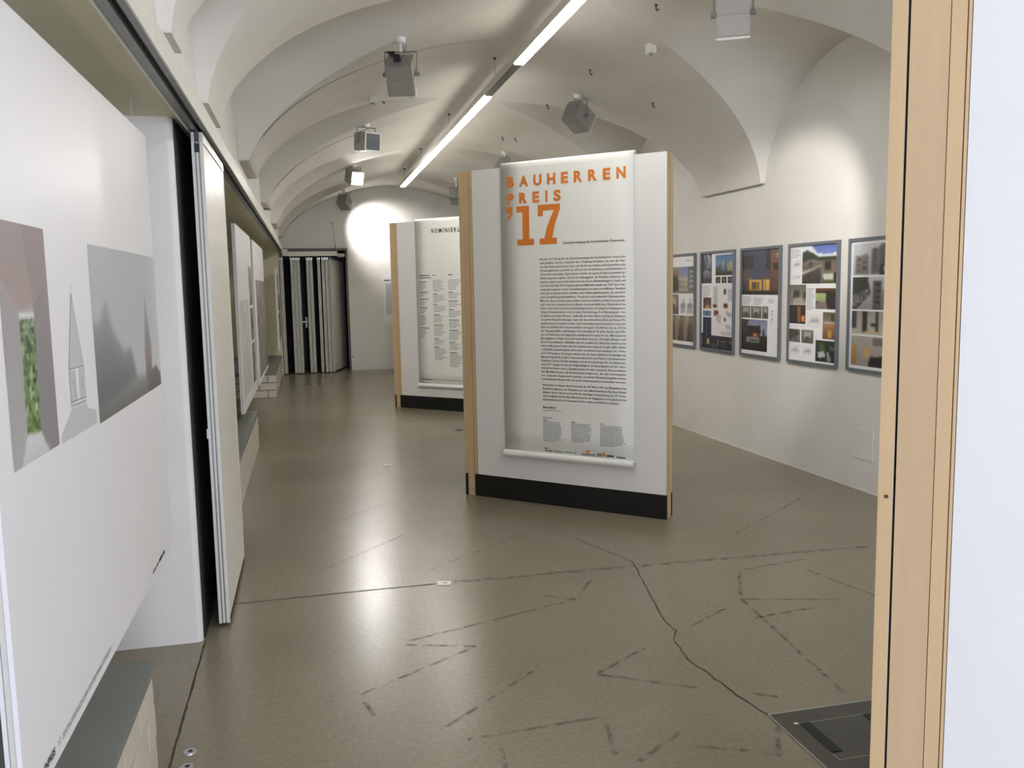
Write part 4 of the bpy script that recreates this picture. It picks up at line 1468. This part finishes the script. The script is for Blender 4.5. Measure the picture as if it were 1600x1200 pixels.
# little white boxes and hooks on the vault
for lb, (x, y) in (('small white sensor box on the left vault band', (.685, 8.333)), ('small white sensor box on the right vault slope', (2.685, 6.511))):
    z = ztop_at(x, y)
    t = thing('sensor_box', lb, 'sensor', (x, y, z), 0, 'sensor boxes on the vault')
    cs = MB().box(-.035, .035, -.035, .035, -.062, .01).build('case', M_white, t, bevel=.004)
    MB().tube([(0, 0, -.074), (0, 0, -.060)], .014, 10).build('eye', M_steelp, cs)
for i, (x, y, lb) in enumerate(((.798, 5.876, 'dark ceiling hook left of the strip light, nearest the camera'), (2.516, 7.486, 'ceiling hook between strip light and right floodlight'),
                                (2.48, 5.919, 'ceiling hook near the floodlight cut by the frame top'), (3.175, 7.652, 'ceiling hook low on the right vault band'), (2.53, 8.93, 'ceiling hook left of the right floodlight'),
                                (2.627, 10.76, 'right one of two ceiling hooks above the banner'), (2.498, 10.913, 'left one of two ceiling hooks above the banner'), (.815, 8.803, 'ceiling hook below the left sensor box'), (.679, 12.542, 'ceiling hook above the burning floodlight'))):
    z = ztop_at(x, y)
    t = thing('ceiling_hook', lb, 'hook', (x, y, z), 0, 'hooks in the vault')
    MB().tube([(0, 0, .01), (0, 0, -.03), (.012, 0, -.042), (.02, 0, -.03)], .006, 6).build('hook', M_steel, t)
    MB().tube([(0, 0, .008), (0, 0, -.006)], .013, 8).build('rosette', M_steel, t)
t = thing('wall_sensor', 'tiny white device above the track near the far boards', 'sensor', (-.45, 10.9, 2.50))
MB().box(0, .05, -.03, .03, -.04, .05).build('case', M_white, t, bevel=.004)
MB().box(.0, .06, -.02, .02, .052, .066).build('cap', M_dark, t)
t = thing('wall_socket', 'small white socket low on the far wall beside the recess', 'socket', (.84, Y1, .27))
MB().box(-.035, .035, -.012, .002, -.035, .035).build('plate', M_white, t, bevel=.003)
MB().tube([(0, -.0145, 0), (0, -.0121, 0)], .02, 14).build('insert', M_steelp, t)

# ------------------------------------------------------------------ floor fittings
fh = thing('floor_hatch', 'dark steel floor hatch with black rubber strips at lower right', 'floor hatch', (1.6, 2.2, 0))
fo = MB()
fo.box(0, .52, 0, .545, 0, .003)
fo.build('plate', M_steel, fh)
ed = MB().box(-.004, 0, -.004, .549, 0, .004).box(.52, .524, -.004, .549, 0, .004).box(0, .52, .545, .549, 0, .004).box(0, .52, -.004, 0, 0, .004)
ed.build('rim', M_alu, fh)
lidr = MB()
lx0, lx1, ly0, ly1 = .066, .44, .207, .460
for a, b, c_, d_ in ((lx0, lx1, ly1 - .004, ly1), (lx0, lx1, ly0, ly0 + .004), (lx0, lx0 + .004, ly0 + .004, ly1 - .004), (lx1 - .004, lx1, ly0 + .004, ly1 - .004)):
    lidr.box(a, b, c_, d_, .003, .0042)
lidr.build('lid_frame', M_steelp, fh)
MB().box(lx0 + .004, lx1 - .004, ly0 + .004, ly1 - .004, .003, .0038).build('lid', M_steel, fh)
lid_ = [o for o in fh.children if o.name.startswith('lid') and 'frame' not in o.name][0]
for a in (.068, .33):
    MB().box(a, a + .042, .255, .455, .0039, .007).build('rubber_strip', M_rubber, lid_, bevel=.001)
MB().box(.052, .067, .455, .466, .0043, .0053).build('label_tab', M_white, fh)
for i, (x, y, lb) in enumerate(((-.466, 3.045, 'farther of two round metal floor sockets beside the tiled bench'), (-.464, 2.945, 'nearer of two round metal floor sockets beside the tiled bench'))):
    t = thing('floor_socket', lb, 'floor socket', (x, y, 0), 0, 'round floor sockets')
    MB().tube([(0, 0, 0), (0, 0, .004)], [.024, .022], 20).build('ring', M_alu, t)
    MB().tube([(.003, 0, .0041), (.003, 0, .0052)], .008, 12).build('hole', M_black, t)
for x, y, rz, lb in ((.66, 4.507, -.3, 'small white metal plate on the floor joint in front of the banner wall'), (.648, 7.767, -.2, 'small pale floor plate farther back left of the banner wall'), (1.60, 9.45, -.2, 'dark floor plate between the two display walls')):
    t = thing('floor_plate', lb, 'floor plate', (x, y, 0), rz, 'small plates in the floor')
    MB().box(-.037, .037, -.032, .032, 0, .0035).build('plate', M_white if y < 9 else M_steel, t, bevel=.001)
    MB().box(-.004, .018, -.004, .004, .0036, .0045).build('slot', M_steel, t)
